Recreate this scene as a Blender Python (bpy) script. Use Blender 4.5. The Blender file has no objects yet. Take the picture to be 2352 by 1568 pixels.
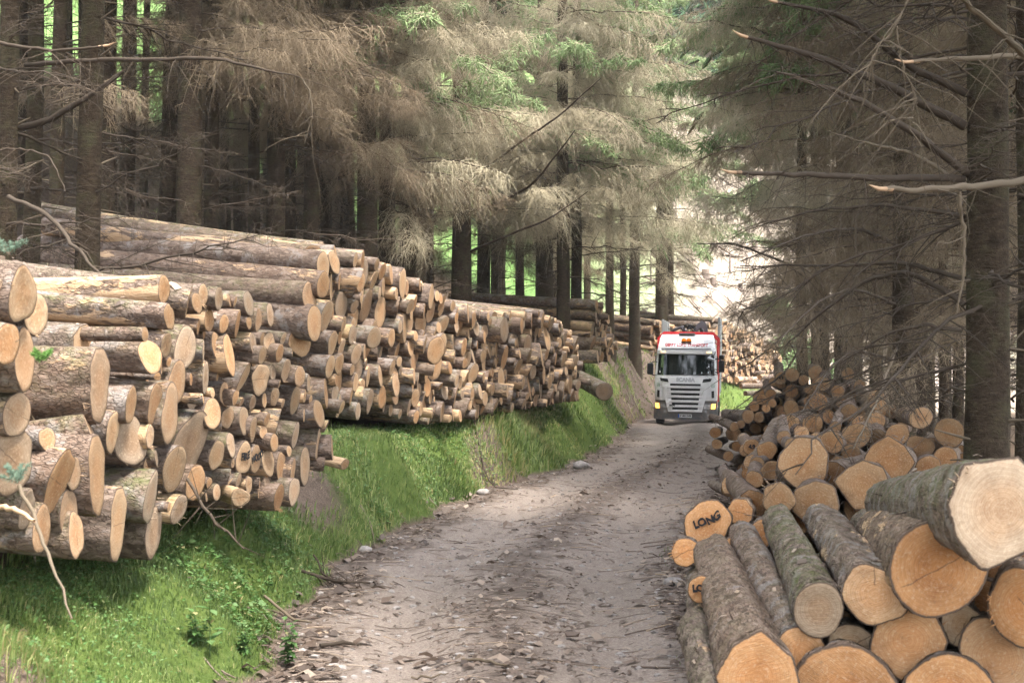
import bpy, bmesh, math, random
import numpy as np
from mathutils import Vector, Matrix, noise as mnoise

C = bpy.context.scene.collection
SC = bpy.context.scene
R = math.radians
rng = random.Random(7)
nrg = np.random.default_rng(11)

# ------------------------------------------------------------------ camera, sky, sun, exposure
CAM_H = 2.2
PITCH = math.atan(61 / 3267)
cam_d = bpy.data.cameras.new('camera')
cam = bpy.data.objects.new('camera', cam_d)
C.objects.link(cam)
cam.location = (0, 0, CAM_H)
cam.rotation_euler = (math.pi / 2 + PITCH, 0, 0)
cam_d.lens, cam_d.sensor_width = 50, 36
cam_d.clip_start, cam_d.clip_end = 0.1, 2000
cam_d.dof.use_dof = True
cam_d.dof.focus_distance = 26
cam_d.dof.aperture_fstop = 5.6
SC.camera = cam

SUN_TO = Vector((0.27, -0.30, 0.90)).normalized()
world = bpy.data.worlds.new('World')
SC.world = world
world.use_nodes = True
wn = world.node_tree.nodes
wl = world.node_tree.links
wn.clear()
w_out = wn.new('ShaderNodeOutputWorld')
w_bg = wn.new('ShaderNodeBackground')
w_sky = wn.new('ShaderNodeTexSky')
w_sky.sky_type = 'NISHITA'
w_sky.sun_disc = False
w_sky.sun_elevation = math.asin(SUN_TO.z)
w_sky.sun_rotation = math.atan2(SUN_TO.x, SUN_TO.y)
w_sky.air_density = 1.0
w_sky.dust_density = 3.0
w_sky.ozone_density = 0.6
w_bg.inputs['Strength'].default_value = 0.15
w_hsv = wn.new('ShaderNodeHueSaturation')          # a thin veil of cloud pales the blue
w_hsv.inputs['Saturation'].default_value = 0.35
wl.new(w_sky.outputs[0], w_hsv.inputs['Color'])
wl.new(w_hsv.outputs[0], w_bg.inputs[0])
wl.new(w_bg.outputs[0], w_out.inputs[0])

sun_d = bpy.data.lights.new('sun', 'SUN')
sun_d.energy = 1.5
sun_d.angle = R(14)
sun_d.color = (1.0, 0.93, 0.82)
sun = bpy.data.objects.new('sun', sun_d)
C.objects.link(sun)
sun.rotation_euler = SUN_TO.to_track_quat('Z', 'Y').to_euler()

SC.view_settings.view_transform = 'Standard'
SC.view_settings.look = 'None'
SC.view_settings.exposure = 3.05
SC.view_settings.gamma = 1.0
SC.view_settings.use_curve_mapping = False
SC.render.engine = 'CYCLES'
SC.cycles.max_bounces = 7
SC.cycles.diffuse_bounces = 4
SC.cycles.glossy_bounces = 2
SC.cycles.transmission_bounces = 4
SC.cycles.transparent_max_bounces = 6
SC.cycles.use_denoising = True
SC.cycles.denoiser = 'OPENIMAGEDENOISE'
SC.cycles.denoising_input_passes = 'RGB_ALBEDO_NORMAL'
SC.cycles.denoising_prefilter = 'ACCURATE'
SC.cycles.use_adaptive_sampling = True
SC.cycles.adaptive_threshold = 0.008
SC.cycles.caustics_reflective = False
SC.cycles.caustics_refractive = False
SC.cycles.sample_clamp_indirect = 6


# ------------------------------------------------------------------ helpers
def P(x, y, d):
    """point of the place that lies d metres in front, from the survey of the photograph (2352 wide)"""
    cx, cy = (x - 1176) / 3267, (784 - y) / 3267
    v = Vector((cx, math.cos(PITCH) - cy * math.sin(PITCH), math.sin(PITCH) + cy * math.cos(PITCH)))
    return Vector((0, 0, CAM_H)) + v * (d / v.y)


def lerp(a, b, t):
    return a + (b - a) * t


def sstep(t):
    t = np.clip(t, 0, 1)
    return t * t * (3 - 2 * t)


def tag(o, label=None, cat=None, group=None, kind=None):
    if label: o['label'] = label
    if cat: o['category'] = cat
    if group: o['group'] = group
    if kind: o['kind'] = kind
    return o


def link(name, me, parent=None):
    o = bpy.data.objects.new(name, me)
    C.objects.link(o)
    if parent is not None: o.parent = parent
    return o


def empty(name, loc=(0, 0, 0), rot=(0, 0, 0)):
    o = bpy.data.objects.new(name, None)
    o.empty_display_size = 0.2
    C.objects.link(o)
    o.location, o.rotation_euler = loc, rot
    return o


def mesh_np(name, V, F, mats=(), smooth=True, fmat=None, attrs=None):
    """V (n,3); F list of face arrays, each (m,k)"""
    me = bpy.data.meshes.new(name)
    V = np.asarray(V, dtype=np.float32)
    if isinstance(F, np.ndarray): F = [F]
    F = [np.asarray(f, dtype=np.int32) for f in F if len(f)]
    idx = np.concatenate([f.ravel() for f in F])
    tot = np.concatenate([np.full(len(f), f.shape[1], dtype=np.int32) for f in F])
    start = np.concatenate([[0], np.cumsum(tot)[:-1]]).astype(np.int32)
    me.vertices.add(len(V)); me.loops.add(len(idx)); me.polygons.add(len(tot))
    me.vertices.foreach_set('co', V.ravel())
    me.loops.foreach_set('vertex_index', idx)
    me.polygons.foreach_set('loop_start', start)
    me.polygons.foreach_set('use_smooth', np.full(len(tot), smooth, dtype=bool))
    for m in mats: me.materials.append(m)
    if fmat is not None:
        me.polygons.foreach_set('material_index', np.asarray(fmat, dtype=np.int32))
    if attrs:
        for k, a in attrs.items():
            a = np.asarray(a, dtype=np.float32)
            if a.ndim == 2:
                me.attributes.new(k, 'FLOAT_VECTOR', 'POINT').data.foreach_set('vector', a.ravel())
            else:
                me.attributes.new(k, 'FLOAT', 'POINT').data.foreach_set('value', a)
    me.update(calc_edges=True)
    me.validate()
    return me


def grid_faces(n, m, wrap=False):
    i = np.arange(n - 1)[:, None]
    mm = m if wrap else m - 1
    j = np.arange(mm)[None, :]
    j2 = (j + 1) % m
    return np.stack([i * m + j, i * m + j2, (i + 1) * m + j2, (i + 1) * m + j], -1).reshape(-1, 4)


def strands(Pt, Rd, sides=3):
    """prisms along many polylines at once: Pt (N,K,3), Rd (N,K)"""
    Pt = np.asarray(Pt, float); N, K, _ = Pt.shape
    T = np.gradient(Pt, axis=1)
    T /= np.linalg.norm(T, axis=2, keepdims=True) + 1e-9
    ref = np.where(np.abs(T[..., 2:3]) > 0.9, np.array([1., 0, 0]), np.array([0, 0, 1.]))
    A = np.cross(T, ref); A /= np.linalg.norm(A, axis=2, keepdims=True) + 1e-9
    B = np.cross(T, A)
    th = np.arange(sides) * 2 * np.pi / sides
    V = Pt[:, :, None] + Rd[:, :, None, None] * (A[:, :, None] * np.cos(th)[None, None, :, None] + B[:, :, None] * np.sin(th)[None, None, :, None])
    f = grid_faces(K, sides, wrap=True)
    F = (f[None] + (np.arange(N) * K * sides)[:, None, None]).reshape(-1, 4)
    return V.reshape(-1, 3), F


def tube(pts, rads, sides=8, sub=3, jit=0.0, seed=0):
    """one smooth tapered tube through pts"""
    pts = np.array([list(p) for p in pts], float); rads = np.array(rads, float)
    n = len(pts); t = np.linspace(0, n - 1, (n - 1) * sub + 1)
    q = np.stack([np.interp(t, np.arange(n), pts[:, k]) for k in range(3)], 1)
    for _ in range(2):
        q[1:-1] = (q[:-2] + 2 * q[1:-1] + q[2:]) / 4
    r = np.interp(t, np.arange(n), rads)
    if jit:
        g = np.random.default_rng(seed)
        q[1:-1] += g.normal(0, jit, (len(q) - 2, 3))
    return strands(q[None], r[None], sides)


class Bag:
    """collects pieces for one mesh"""
    def __init__(s): s.V, s.F, s.M, s.n, s.A = [], [], [], 0, {}
    def add(s, V, F, m=0, **attrs):
        V = np.asarray(V, float)
        for f in (F if isinstance(F, list) else [F]):
            f = np.asarray(f)
            if len(f) == 0: continue
            s.F.append(f + s.n); s.M.append(np.full(len(f), m))
        s.V.append(V); s.n += len(V)
        for k, a in attrs.items(): s.A.setdefault(k, []).append(np.asarray(a, float))
    def mesh(s, name, mats, smooth=True):
        A = {k: np.concatenate(v) for k, v in s.A.items()}
        # keep faces grouped in the order added
        return mesh_np(name, np.concatenate(s.V), s.F, mats, smooth, np.concatenate(s.M), A)


def box_vf(x0, x1, y0, y1, z0, z1):
    V = [(x, y, z) for x in (x0, x1) for y in (y0, y1) for z in (z0, z1)]
    F = np.array([(0, 1, 3, 2), (4, 6, 7, 5), (0, 4, 5, 1), (2, 3, 7, 6), (0, 2, 6, 4), (1, 5, 7, 3)])
    return np.array(V, float), F


def bm_mesh(name, bm, mats, smooth=False):
    me = bpy.data.meshes.new(name)
    bm.normal_update(); bm.to_mesh(me); bm.free()
    for m in mats: me.materials.append(m)
    if smooth:
        me.polygons.foreach_set('use_smooth', np.ones(len(me.polygons), dtype=bool))
    return me


def bevel_box(name, size, mat, bev=0.02, segs=2):
    bm = bmesh.new()
    bmesh.ops.create_cube(bm, size=1)
    for v in bm.verts: v.co = Vector((v.co.x * size[0], v.co.y * size[1], v.co.z * size[2]))
    bmesh.ops.bevel(bm, geom=list(bm.edges), offset=bev, segments=segs, affect='EDGES', profile=0.5)
    return bm_mesh(name, bm, [mat])


# ------------------------------------------------------------------ node materials
class NT:
    def __init__(s, name):
        s.m = bpy.data.materials.new(name); s.m.use_nodes = True
        s.t = s.m.node_tree; s.t.nodes.clear()
        s.out = s.t.nodes.new('ShaderNodeOutputMaterial')
    def n(s, typ, _o=0, **k):
        nd = s.t.nodes.new('ShaderNode' + typ)
        for key, v in k.items():
            if key.startswith('p_'):
                setattr(nd, key[2:], v)
            else:
                key = key.replace('_', ' ')
                inp = nd.inputs[int(key[1:])] if key[0] == 'i' and key[1:].isdigit() else nd.inputs[key]
                if isinstance(v, bpy.types.NodeSocket): s.t.links.new(v, inp)
                elif isinstance(v, tuple) and len(v) == 3 and inp.type == 'RGBA': inp.default_value = (*v, 1)
                else: inp.default_value = v
        return nd.outputs[_o]
    def math(s, op, a, b=0.0, c=0.0, clamp=False):
        return s.n('Math', p_operation=op, p_use_clamp=clamp, i0=a, i1=b, i2=c)
    def vmath(s, op, a, b=(0, 0, 0)):
        return s.n('VectorMath', p_operation=op, i0=a, i1=b)
    def attr(s, name, out=1): return s.n('Attribute', out, p_attribute_name=name)
    def sep(s, v):
        nd = s.t.nodes.new('ShaderNodeSeparateXYZ'); s.t.links.new(v, nd.inputs[0]); return nd.outputs
    def noise(s, v, scale, det=4, rough=0.6, dist=0.0, out=0):
        return s.n('TexNoise', out, Vector=v, Scale=scale, Detail=det, Roughness=rough, Distortion=dist)
    def ramp(s, f, stops):
        nd = s.t.nodes.new('ShaderNodeValToRGB'); s.t.links.new(f, nd.inputs[0])
        e = nd.color_ramp.elements
        while len(e) < len(stops): e.new(0.5)
        for el, (p, c) in zip(e, stops):
            el.position = p; el.color = (*c, 1) if isinstance(c, tuple) else (c, c, c, 1)
        return nd.outputs[0]
    def mapr(s, v, a, b, c=0.0, d=1.0):
        return s.n('MapRange', i0=v, i1=a, i2=b, i3=c, i4=d)
    def mix(s, f, a, b, mode='MIX'):
        nd = s.t.nodes.new('ShaderNodeMix'); nd.data_type = 'RGBA'; nd.blend_type = mode
        for i, v in ((0, f), (6, a), (7, b)):
            if isinstance(v, bpy.types.NodeSocket): s.t.links.new(v, nd.inputs[i])
            elif isinstance(v, tuple): nd.inputs[i].default_value = (*v, 1)
            else: nd.inputs[i].default_value = v
        return nd.outputs[2]
    def bump(s, h, strength=0.5, dist=0.02):
        return s.n('Bump', Height=h, Strength=strength, Distance=dist)
    def finish(s, col, rough=0.85, normal=None, spec=0.25, **k):
        nd = s.t.nodes.new('ShaderNodeBsdfPrincipled')
        def put(i, v):
            if isinstance(v, bpy.types.NodeSocket): s.t.links.new(v, nd.inputs[i])
            elif isinstance(v, tuple) and len(v) == 3: nd.inputs[i].default_value = (*v, 1)
            else: nd.inputs[i].default_value = v
        put('Base Color', col); put('Roughness', rough); put('Specular IOR Level', spec)
        if normal is not None: put('Normal', normal)
        for kk, v in k.items(): put(kk.replace('_', ' '), v)
        s.t.links.new(nd.outputs[0], s.out.inputs[0])
        return s.m


def simple(name, col, rough=0.5, **k): return NT(name).finish(col, rough, **k)


def m_bark(name, moss=0.35):
    t = NT(name)
    lc, rnd = t.attr('lc'), t.attr('rnd')
    r = t.sep(rnd)
    v = t.vmath('ADD', lc, t.vmath('SCALE', rnd)) if False else t.vmath('ADD', lc, t.vmath('MULTIPLY', rnd, (37, 53, 71)))
    vs = t.vmath('MULTIPLY', v, (1, 1, 0.45))
    n1 = t.noise(vs, 9, 5, 0.65)
    n2 = t.noise(vs, 38, 4, 0.7)
    vor = t.n('TexVoronoi', 0, p_feature='DISTANCE_TO_EDGE', Vector=t.vmath('ADD', vs, t.vmath('MULTIPLY', t.noise(vs, 20, 2, out=1), (0.05, 0.05, 0.05))), Scale=46)
    crack = t.mapr(vor, 0.0, 0.11)
    base = t.ramp(n1, [(0.28, (0.085, 0.062, 0.05)), (0.5, (0.16, 0.12, 0.098)), (0.72, (0.25, 0.195, 0.165))])
    warm = t.mix(r[0], base, (0.215, 0.135, 0.09))
    base = t.mix(0.45, base, warm)
    base = t.mix(t.math('MULTIPLY', t.math('SUBTRACT', 1.0, crack), 0.38), base, (0.055, 0.04, 0.033))
    base = t.mix(t.math('MULTIPLY', t.mapr(n2, 0.5, 0.75), 0.5), base, (0.30, 0.24, 0.20))
    cell = t.sep(t.n('TexVoronoi', 1, Vector=t.vmath('ADD', vs, t.vmath('MULTIPLY', t.noise(vs, 30, 2, out=1), (0.04, 0.04, 0.04))), Scale=34))
    base = t.mix(t.math('MULTIPLY', t.mapr(cell[0], 0.55, 0.95), 0.55), base, (0.045, 0.032, 0.026))
    base = t.mix(t.math('MULTIPLY', t.mapr(cell[1], 0.7, 0.95), 0.5), base, (0.33, 0.26, 0.215))
    # lichen-grey sheets
    li = t.noise(v, 5.5, 3, 0.7)
    lf = t.math('MULTIPLY', t.mapr(t.math('ADD', li, t.math('MULTIPLY', t.math('FRACT', t.math('MULTIPLY', r[0], 7.3)), 0.2)), 0.66, 0.78), 0.7)
    base = t.mix(lf, base, (0.275, 0.25, 0.235))
    # stripped patches, bare wood
    st = t.noise(t.vmath('MULTIPLY', v, (1, 1, 0.35)), 4.5, 5, 0.72)
    sf = t.mapr(t.math('ADD', st, t.math('MULTIPLY', r[2], 0.3)), 0.725, 0.77)
    fib = t.noise(t.vmath('MULTIPLY', v, (6, 6, 0.5)), 16, 3, 0.6)
    wood = t.ramp(fib, [(0.3, (0.30, 0.19, 0.11)), (0.55, (0.46, 0.32, 0.20)), (0.75, (0.56, 0.42, 0.29))])
    base = t.mix(sf, base, wood)
    # moss on the weather side
    geo = t.n('NewGeometry', 1)
    nz = t.sep(geo)[2]
    mo = t.math('MULTIPLY', t.mapr(t.noise(v, 9, 6, 0.75), 0.42, 0.66), t.mapr(nz, -0.5, 0.5))
    mo = t.math('MULTIPLY', mo, t.math('MULTIPLY', t.mapr(r[1], 1.0 - moss * 2, 1.05), 0.75), clamp=True)
    base = t.mix(mo, base, (0.10, 0.125, 0.038))
    h = t.math('ADD', t.math('MULTIPLY', crack, 0.6), t.math('ADD', t.math('MULTIPLY', n2, 0.9), n1))
    h = t.math('MULTIPLY', h, t.math('SUBTRACT', 1.0, t.math('MULTIPLY', sf, 0.7)))
    return t.finish(base, 0.9, t.bump(h, 0.9, 0.018), 0.15)


def m_cut(name, tones=((0.50, 0.36, 0.225), (0.46, 0.285, 0.15), (0.37, 0.30, 0.235)), sat=1.0):
    t = NT(name)
    lc, rnd, cr = t.attr('lc'), t.attr('rnd'), t.attr('cr', 2)
    r = t.sep(rnd)
    xyz = t.sep(lc)
    v = t.vmath('ADD', lc, t.vmath('MULTIPLY', rnd, (31, 47, 59)))
    wob = t.noise(v, 7, 2)
    rad = t.math('SQRT', t.math('ADD', t.math('MULTIPLY', xyz[0], xyz[0]), t.math('MULTIPLY', xyz[1], xyz[1])))
    rr = t.math('ADD', rad, t.math('MULTIPLY', wob, 0.035))
    ring = t.math('SINE', t.math('MULTIPLY', rr, 620))
    ring2 = t.math('SINE', t.math('MULTIPLY', rr, 290))
    ang = t.math('ARCTAN2', xyz[1], xyz[0])
    ray = t.n('TexNoise', 0, p_noise_dimensions='2D', Vector=t.n('CombineXYZ', X=t.math('MULTIPLY', ang, 1.6), Y=t.math('ADD', t.math('MULTIPLY', rad, 2.2), t.math('MULTIPLY', r[0], 9))), Scale=5, Detail=4)
    big = t.noise(v, 5.5, 4, 0.6)
    fine = t.noise(v, 60, 4, 0.7)
    c = t.mix(t.mapr(r[0], 0.35, 1.0), tones[0], tones[1])
    c = t.mix(t.math('MULTIPLY', t.mapr(r[1], 0.45, 1.0), 0.8), c, tones[2])
    heart = t.mapr(t.math('ADD', cr, t.math('MULTIPLY', big, 0.35)), 0.55, 0.85, 1.0, 0.0)
    c = t.mix(t.math('MULTIPLY', heart, 0.42), c, t.mix(1.0, c, (0.98, 0.74, 0.52), 'MULTIPLY'))
    c = t.mix(t.math('MULTIPLY', t.mapr(ring, -1, 1), 0.32), c, t.mix(1.0, c, (0.62, 0.5, 0.4), 'MULTIPLY'))
    c = t.mix(t.math('MULTIPLY', t.mapr(ring2, -.2, 1), 0.26), c, t.mix(1.0, c, (0.7, 0.6, 0.5), 'MULTIPLY'))
    c = t.mix(t.math('MULTIPLY', t.math('MULTIPLY', t.mapr(ray, 0.58, 0.8), t.mapr(cr, 0.2, 0.6)), 0.22), c, t.mix(1.0, c, (0.66, 0.54, 0.44), 'MULTIPLY'))
    c = t.mix(t.math('MULTIPLY', t.mapr(big, 0.46, 0.7), 0.65), c, t.mix(1.0, c, (0.58, 0.50, 0.44), 'MULTIPLY'))
    c = t.mix(t.math('MULTIPLY', t.mapr(fine, 0.52, 0.7), 0.4), c, (0.66, 0.52, 0.36))
    br = t.math('ADD', 0.66, t.math('MULTIPLY', t.math('FRACT', t.math('MULTIPLY', r[0], 13.7)), 0.46))
    c = t.mix(1.0, c, t.n('CombineXYZ', X=br, Y=br, Z=br), 'MULTIPLY')
    dirt = t.noise(v, 13, 5, 0.75)
    c = t.mix(t.math('MULTIPLY', t.mapr(dirt, 0.6, 0.72), 0.55), c, (0.13, 0.095, 0.07))
    edge = t.mapr(t.math('ADD', cr, t.math('MULTIPLY', fine, 0.05)), 0.965, 0.995)
    c = t.mix(edge, c, (0.085, 0.06, 0.045))
    hue = t.sep(rnd)
    # saw marks run one way across the cut
    ca, sa = t.math('COSINE', t.math('MULTIPLY', r[2], 6.28)), t.math('SINE', t.math('MULTIPLY', r[2], 6.28))
    saw = t.n('TexNoise', 0, Vector=t.n('CombineXYZ', X=t.math('MULTIPLY', t.math('ADD', t.math('MULTIPLY', xyz[0], ca), t.math('MULTIPLY', xyz[1], sa)), 9), Y=t.math('MULTIPLY', t.math('SUBTRACT', t.math('MULTIPLY', xyz[1], ca), t.math('MULTIPLY', xyz[0], sa)), 0.8), Z=r[0]), Scale=22, Detail=3)
    c = t.mix(t.math('MULTIPLY', t.mapr(saw, 0.5, 0.72), 0.35), c, t.mix(1.0, c, (0.62, 0.54, 0.47), 'MULTIPLY'))
    cx_ = t.math('ADD', t.math('SUBTRACT', t.math('MULTIPLY', xyz[1], t.math('COSINE', t.math('MULTIPLY', r[0], 19.0))), t.math('MULTIPLY', xyz[0], t.math('SINE', t.math('MULTIPLY', r[0], 19.0)))), t.math('MULTIPLY', t.math('SUBTRACT', t.noise(v, 16, 3), 0.5), 0.035))
    shake = t.math('MULTIPLY', t.mapr(t.math('ABSOLUTE', cx_), 0.0, 0.0045, 1.0, 0.0), t.mapr(t.noise(v, 4, 1), 0.45, 0.5))
    c = t.mix(t.math('MULTIPLY', t.math('MULTIPLY', shake, t.math('GREATER_THAN', r[2], 0.45)), 0.75), c, (0.05, 0.033, 0.022))
    h = t.math('ADD', saw, t.math('MULTIPLY', fine, 0.5))
    return t.finish(c, 0.8, t.bump(h, 0.6, 0.008), 0.2)


def m_trunk():
    t = NT('spruce_bark')
    geo = t.n('TexCoord', 3)
    rv = t.n('ObjectInfo', 5)
    v = t.vmath('ADD', geo, t.n('CombineXYZ', X=t.math('MULTIPLY', rv, 90.0), Y=t.math('MULTIPLY', rv, 40.0)))
    n1 = t.noise(v, 3, 5, 0.65)
    n2 = t.noise(t.vmath('MULTIPLY', v, (1, 1, 2.4)), 13, 5, 0.75)
    band = t.noise(t.vmath('MULTIPLY', v, (0.35, 0.35, 5)), 2.2, 4, 0.7)
    vor = t.n('TexVoronoi', 0, p_feature='DISTANCE_TO_EDGE', Vector=t.vmath('MULTIPLY', v, (1, 1, 0.8)), Scale=30)
    c = t.ramp(n2, [(0.3, (0.027, 0.020, 0.014)), (0.55, (0.060, 0.044, 0.030)), (0.75, (0.108, 0.081, 0.056))])
    c = t.mix(t.math('MULTIPLY', t.mapr(n1, 0.48, 0.7), 0.55), c, (0.085, 0.088, 0.045))
    c = t.mix(t.math('MULTIPLY', t.mapr(band, 0.58, 0.7), 0.6), c, (0.045, 0.034, 0.026))
    c = t.mix(t.math('MULTIPLY', t.mapr(vor, 0.0, 0.06, 1.0, 0.0), 0.18), c, (0.045, 0.033, 0.025))
    c = t.mix(t.math('MULTIPLY', rv, 0.5), c, t.mix(1.0, c, (0.72, 0.70, 0.70), 'MULTIPLY'))
    kn = t.n('TexVoronoi', 0, Vector=t.vmath('MULTIPLY', t.vmath('ADD', v, t.vmath('MULTIPLY', t.noise(v, 9, 2, out=1), (.12, .12, .12))), (1, 1, 0.7)), Scale=3.4)
    c = t.mix(t.math('MULTIPLY', t.mapr(kn, 0.10, 0.2, 1.0, 0.0), 0.75), c, (0.022, 0.016, 0.012))
    h = t.math('ADD', n2, t.math('ADD', t.math('MULTIPLY', band, 1.2), t.mapr(vor, 0, 0.1, 0, 0.22)))
    return t.finish(c, 0.92, t.bump(h, 1.0, 0.03), 0.1)


def m_twig(name, a, b, trans=0.0):
    t = NT(name)
    rv = t.n('ObjectInfo', 5)
    g = t.n('TexCoord', 3)
    n = t.noise(g, 2.2, 3)
    f = t.math('ADD', t.math('MULTIPLY', rv, 0.5), t.math('MULTIPLY', n, 0.6), clamp=True)
    return t.finish(t.mix(f, a, b), 0.85, None, 0.15)


def m_ground(name):
    """forest floor and bank: attribute zone = (grass, bare earth, open hill)"""
    t = NT(name)
    g = t.n('NewGeometry', 0)
    z = t.sep(t.attr('zone'))
    n1, n2, n3 = t.noise(g, 1.3, 5, 0.65), t.noise(g, 9, 5, 0.7), t.noise(g, 55, 4, 0.7)
    n2 = t.math('ADD', t.math('MULTIPLY', n2, 0.6), t.math('MULTIPLY', t.noise(g, 3.4, 6, 0.75), 0.4))
    litter = t.ramp(n2, [(0.3, (0.050, 0.036, 0.026)), (0.52, (0.105, 0.074, 0.052)), (0.72, (0.17, 0.125, 0.09))])
    litter = t.mix(t.math('MULTIPLY', t.mapr(n3, 0.55, 0.7), 0.5), litter, (0.24, 0.18, 0.13))
    earth = t.ramp(t.math('ADD', t.math('MULTIPLY', n3, 0.5), t.math('MULTIPLY', n2, 0.5)), [(0.36, (0.055, 0.041, 0.032)), (0.5, (0.115, 0.086, 0.067)), (0.64, (0.20, 0.155, 0.125))])
    green = t.ramp(n2, [(0.28, (0.034, 0.055, 0.014)), (0.5, (0.072, 0.108, 0.026)), (0.72, (0.135, 0.155, 0.05))])
    gf = t.mapr(t.math('ADD', z[0], t.math('MULTIPLY', t.math('SUBTRACT', n1, 0.5), 1.0)), 0.35, 0.6)
    ef = t.mapr(t.math('ADD', z[1], t.math('MULTIPLY', t.math('SUBTRACT', n2, 0.5), 0.9)), 0.35, 0.65)
    c = t.mix(gf, litter, green)
    c = t.mix(ef, c, earth)
    # the open hill far off: grass and pale felling brash
    m1 = t.noise(g, 0.10, 4, 0.6)
    m2 = t.noise(t.vmath('MULTIPLY', g, (1, 1, 1.5)), 1.1, 6, 0.72)
    p = t.sep(g)
    meadow = t.ramp(m2, [(0.3, (0.080, 0.155, 0.045)), (0.55, (0.15, 0.25, 0.08)), (0.75, (0.24, 0.31, 0.14))])
    brash = t.ramp(m2, [(0.3, (0.11, 0.09, 0.068)), (0.5, (0.23, 0.19, 0.15)), (0.7, (0.33, 0.285, 0.235))])
    bf = t.math('MULTIPLY', t.mapr(t.math('ADD', p[0], t.math('MULTIPLY', m1, 14)), 9, 19), t.mapr(t.math('ADD', p[0], t.math('MULTIPLY', m1, 24)), 52, 42))
    hill = t.mix(bf, meadow, brash)
    c = t.mix(z[2], c, hill)
    h = t.math('ADD', n2, t.math('MULTIPLY', n3, 0.5))
    return t.finish(c, 0.95, t.bump(h, 0.9, 0.05), 0.1)


def m_road():
    t = NT('gravel_track')
    g = t.n('NewGeometry', 0)
    sv = t.sep(t.attr('zone'))       # x: 0 left edge .. 1 right edge
    n1, n2 = t.noise(g, 1.6, 5, 0.65), t.noise(g, 8, 5, 0.7)
    n3, n4 = t.noise(g, 42, 4, 0.75), t.noise(g, 120, 2, 0.6)
    grit = t.ramp(n3, [(0.28, (0.145, 0.113, 0.092)), (0.5, (0.265, 0.217, 0.184)), (0.72, (0.375, 0.322, 0.282))])
    grit = t.mix(t.math('MULTIPLY', t.mapr(n4, 0.6, 0.75), 0.5), grit, (0.46, 0.43, 0.41))
    mud = t.ramp(n2, [(0.3, (0.085, 0.066, 0.055)), (0.6, (0.165, 0.130, 0.108)), (0.8, (0.24, 0.195, 0.168))])
    e = t.math('ADD', sv[1], t.math('MULTIPLY', t.math('SUBTRACT', n1, 0.5), 1.1))
    c = t.mix(t.math('MULTIPLY', t.mapr(e, 0.2, 0.8), 0.9), grit, mud)
    c = t.mix(t.math('MULTIPLY', t.mapr(t.noise(t.vmath('MULTIPLY', g, (1.5, 0.4, 1)), 3.5, 5, 0.7), 0.5, 0.68), 0.55), c, (0.155, 0.118, 0.098))
    h = t.math('ADD', t.math('MULTIPLY', n3, 0.7), t.math('ADD', n2, t.math('MULTIPLY', n4, 0.3)))
    return t.finish(c, 0.92, t.bump(h, 1.0, 0.03), 0.2)


def m_grass(name, a, b, c):
    t = NT(name)
    f = t.attr('tone', 2)
    col = t.ramp(f, [(0.0, a), (0.5, b), (0.88, c), (1.0, tuple(.55 * x + .45 * y for x, y in zip(c, (.40, .27, .14))))])
    d = t.n('BsdfPrincipled', Base_Color=col, Roughness=0.6)
    tr = t.n('BsdfTranslucent', Color=col)
    mx = t.n('MixShader', i0=0.35, i1=d, i2=tr)
    t.t.links.new(mx, t.out.inputs[0])
    return t.m


BARK = m_bark('log_bark')
BARK_NEAR = m_bark('log_bark_mossy', 0.6)
CUT = m_cut('cut_wood', ((0.42, 0.295, 0.185), (0.40, 0.235, 0.12), (0.30, 0.245, 0.195)))
CUT_NEAR = m_cut('cut_wood_orange', ((0.48, 0.31, 0.175), (0.50, 0.265, 0.115), (0.42, 0.30, 0.185)))
CUT_HEAP_SHADE = m_cut('cut_wood_shaded', ((0.36, 0.225, 0.12), (0.35, 0.19, 0.085), (0.30, 0.22, 0.14)))  # darker copy for the heap, its shade mixed into the wood tones
BARK_GREEN = m_bark('log_bark_green', 1.6)
CUT_PALE = m_cut('cut_wood_pale', ((0.50, 0.37, 0.245), (0.48, 0.33, 0.20), (0.46, 0.36, 0.26)))
TRUNK = m_trunk()
TWIG = m_twig('dead_twig', (0.125, 0.095, 0.063), (0.255, 0.200, 0.138))
TWIG_LICHEN_LIT = m_twig('lichen_twig_lit', (0.25, 0.212, 0.145), (0.46, 0.41, 0.295))  # pale lichen, lightened further to carry the glow over the bend
TWIG_DARK = m_twig('bare_twig', (0.050, 0.038, 0.029), (0.105, 0.081, 0.061))
LIMB = m_twig('limb_bark', (0.036, 0.028, 0.021), (0.075, 0.057, 0.043))
LIMB_PALE = m_twig('dry_limb', (0.095, 0.075, 0.052), (0.155, 0.122, 0.088))
NEEDLE = m_twig('spruce_needles', (0.10, 0.17, 0.065), (0.22, 0.29, 0.14))
NEEDLE_DARK = m_twig('high_needles', (0.035, 0.066, 0.026), (0.065, 0.105, 0.040))
GROUND = m_ground('forest_ground')
ROAD = m_road()
GRASS = m_grass('grass_blades', (0.060, 0.105, 0.022), (0.175, 0.250, 0.066), (0.36, 0.36, 0.15))
LEAF = m_grass('herb_leaves', (0.045, 0.11, 0.022), (0.085, 0.18, 0.045), (0.15, 0.24, 0.09))
CHIP = m_grass('bark_chips', (0.065, 0.046, 0.036), (0.19, 0.14, 0.11), (0.42, 0.34, 0.27))
INK = simple('black_marker', (0.012, 0.012, 0.014), 0.7)
STONE = None

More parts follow.
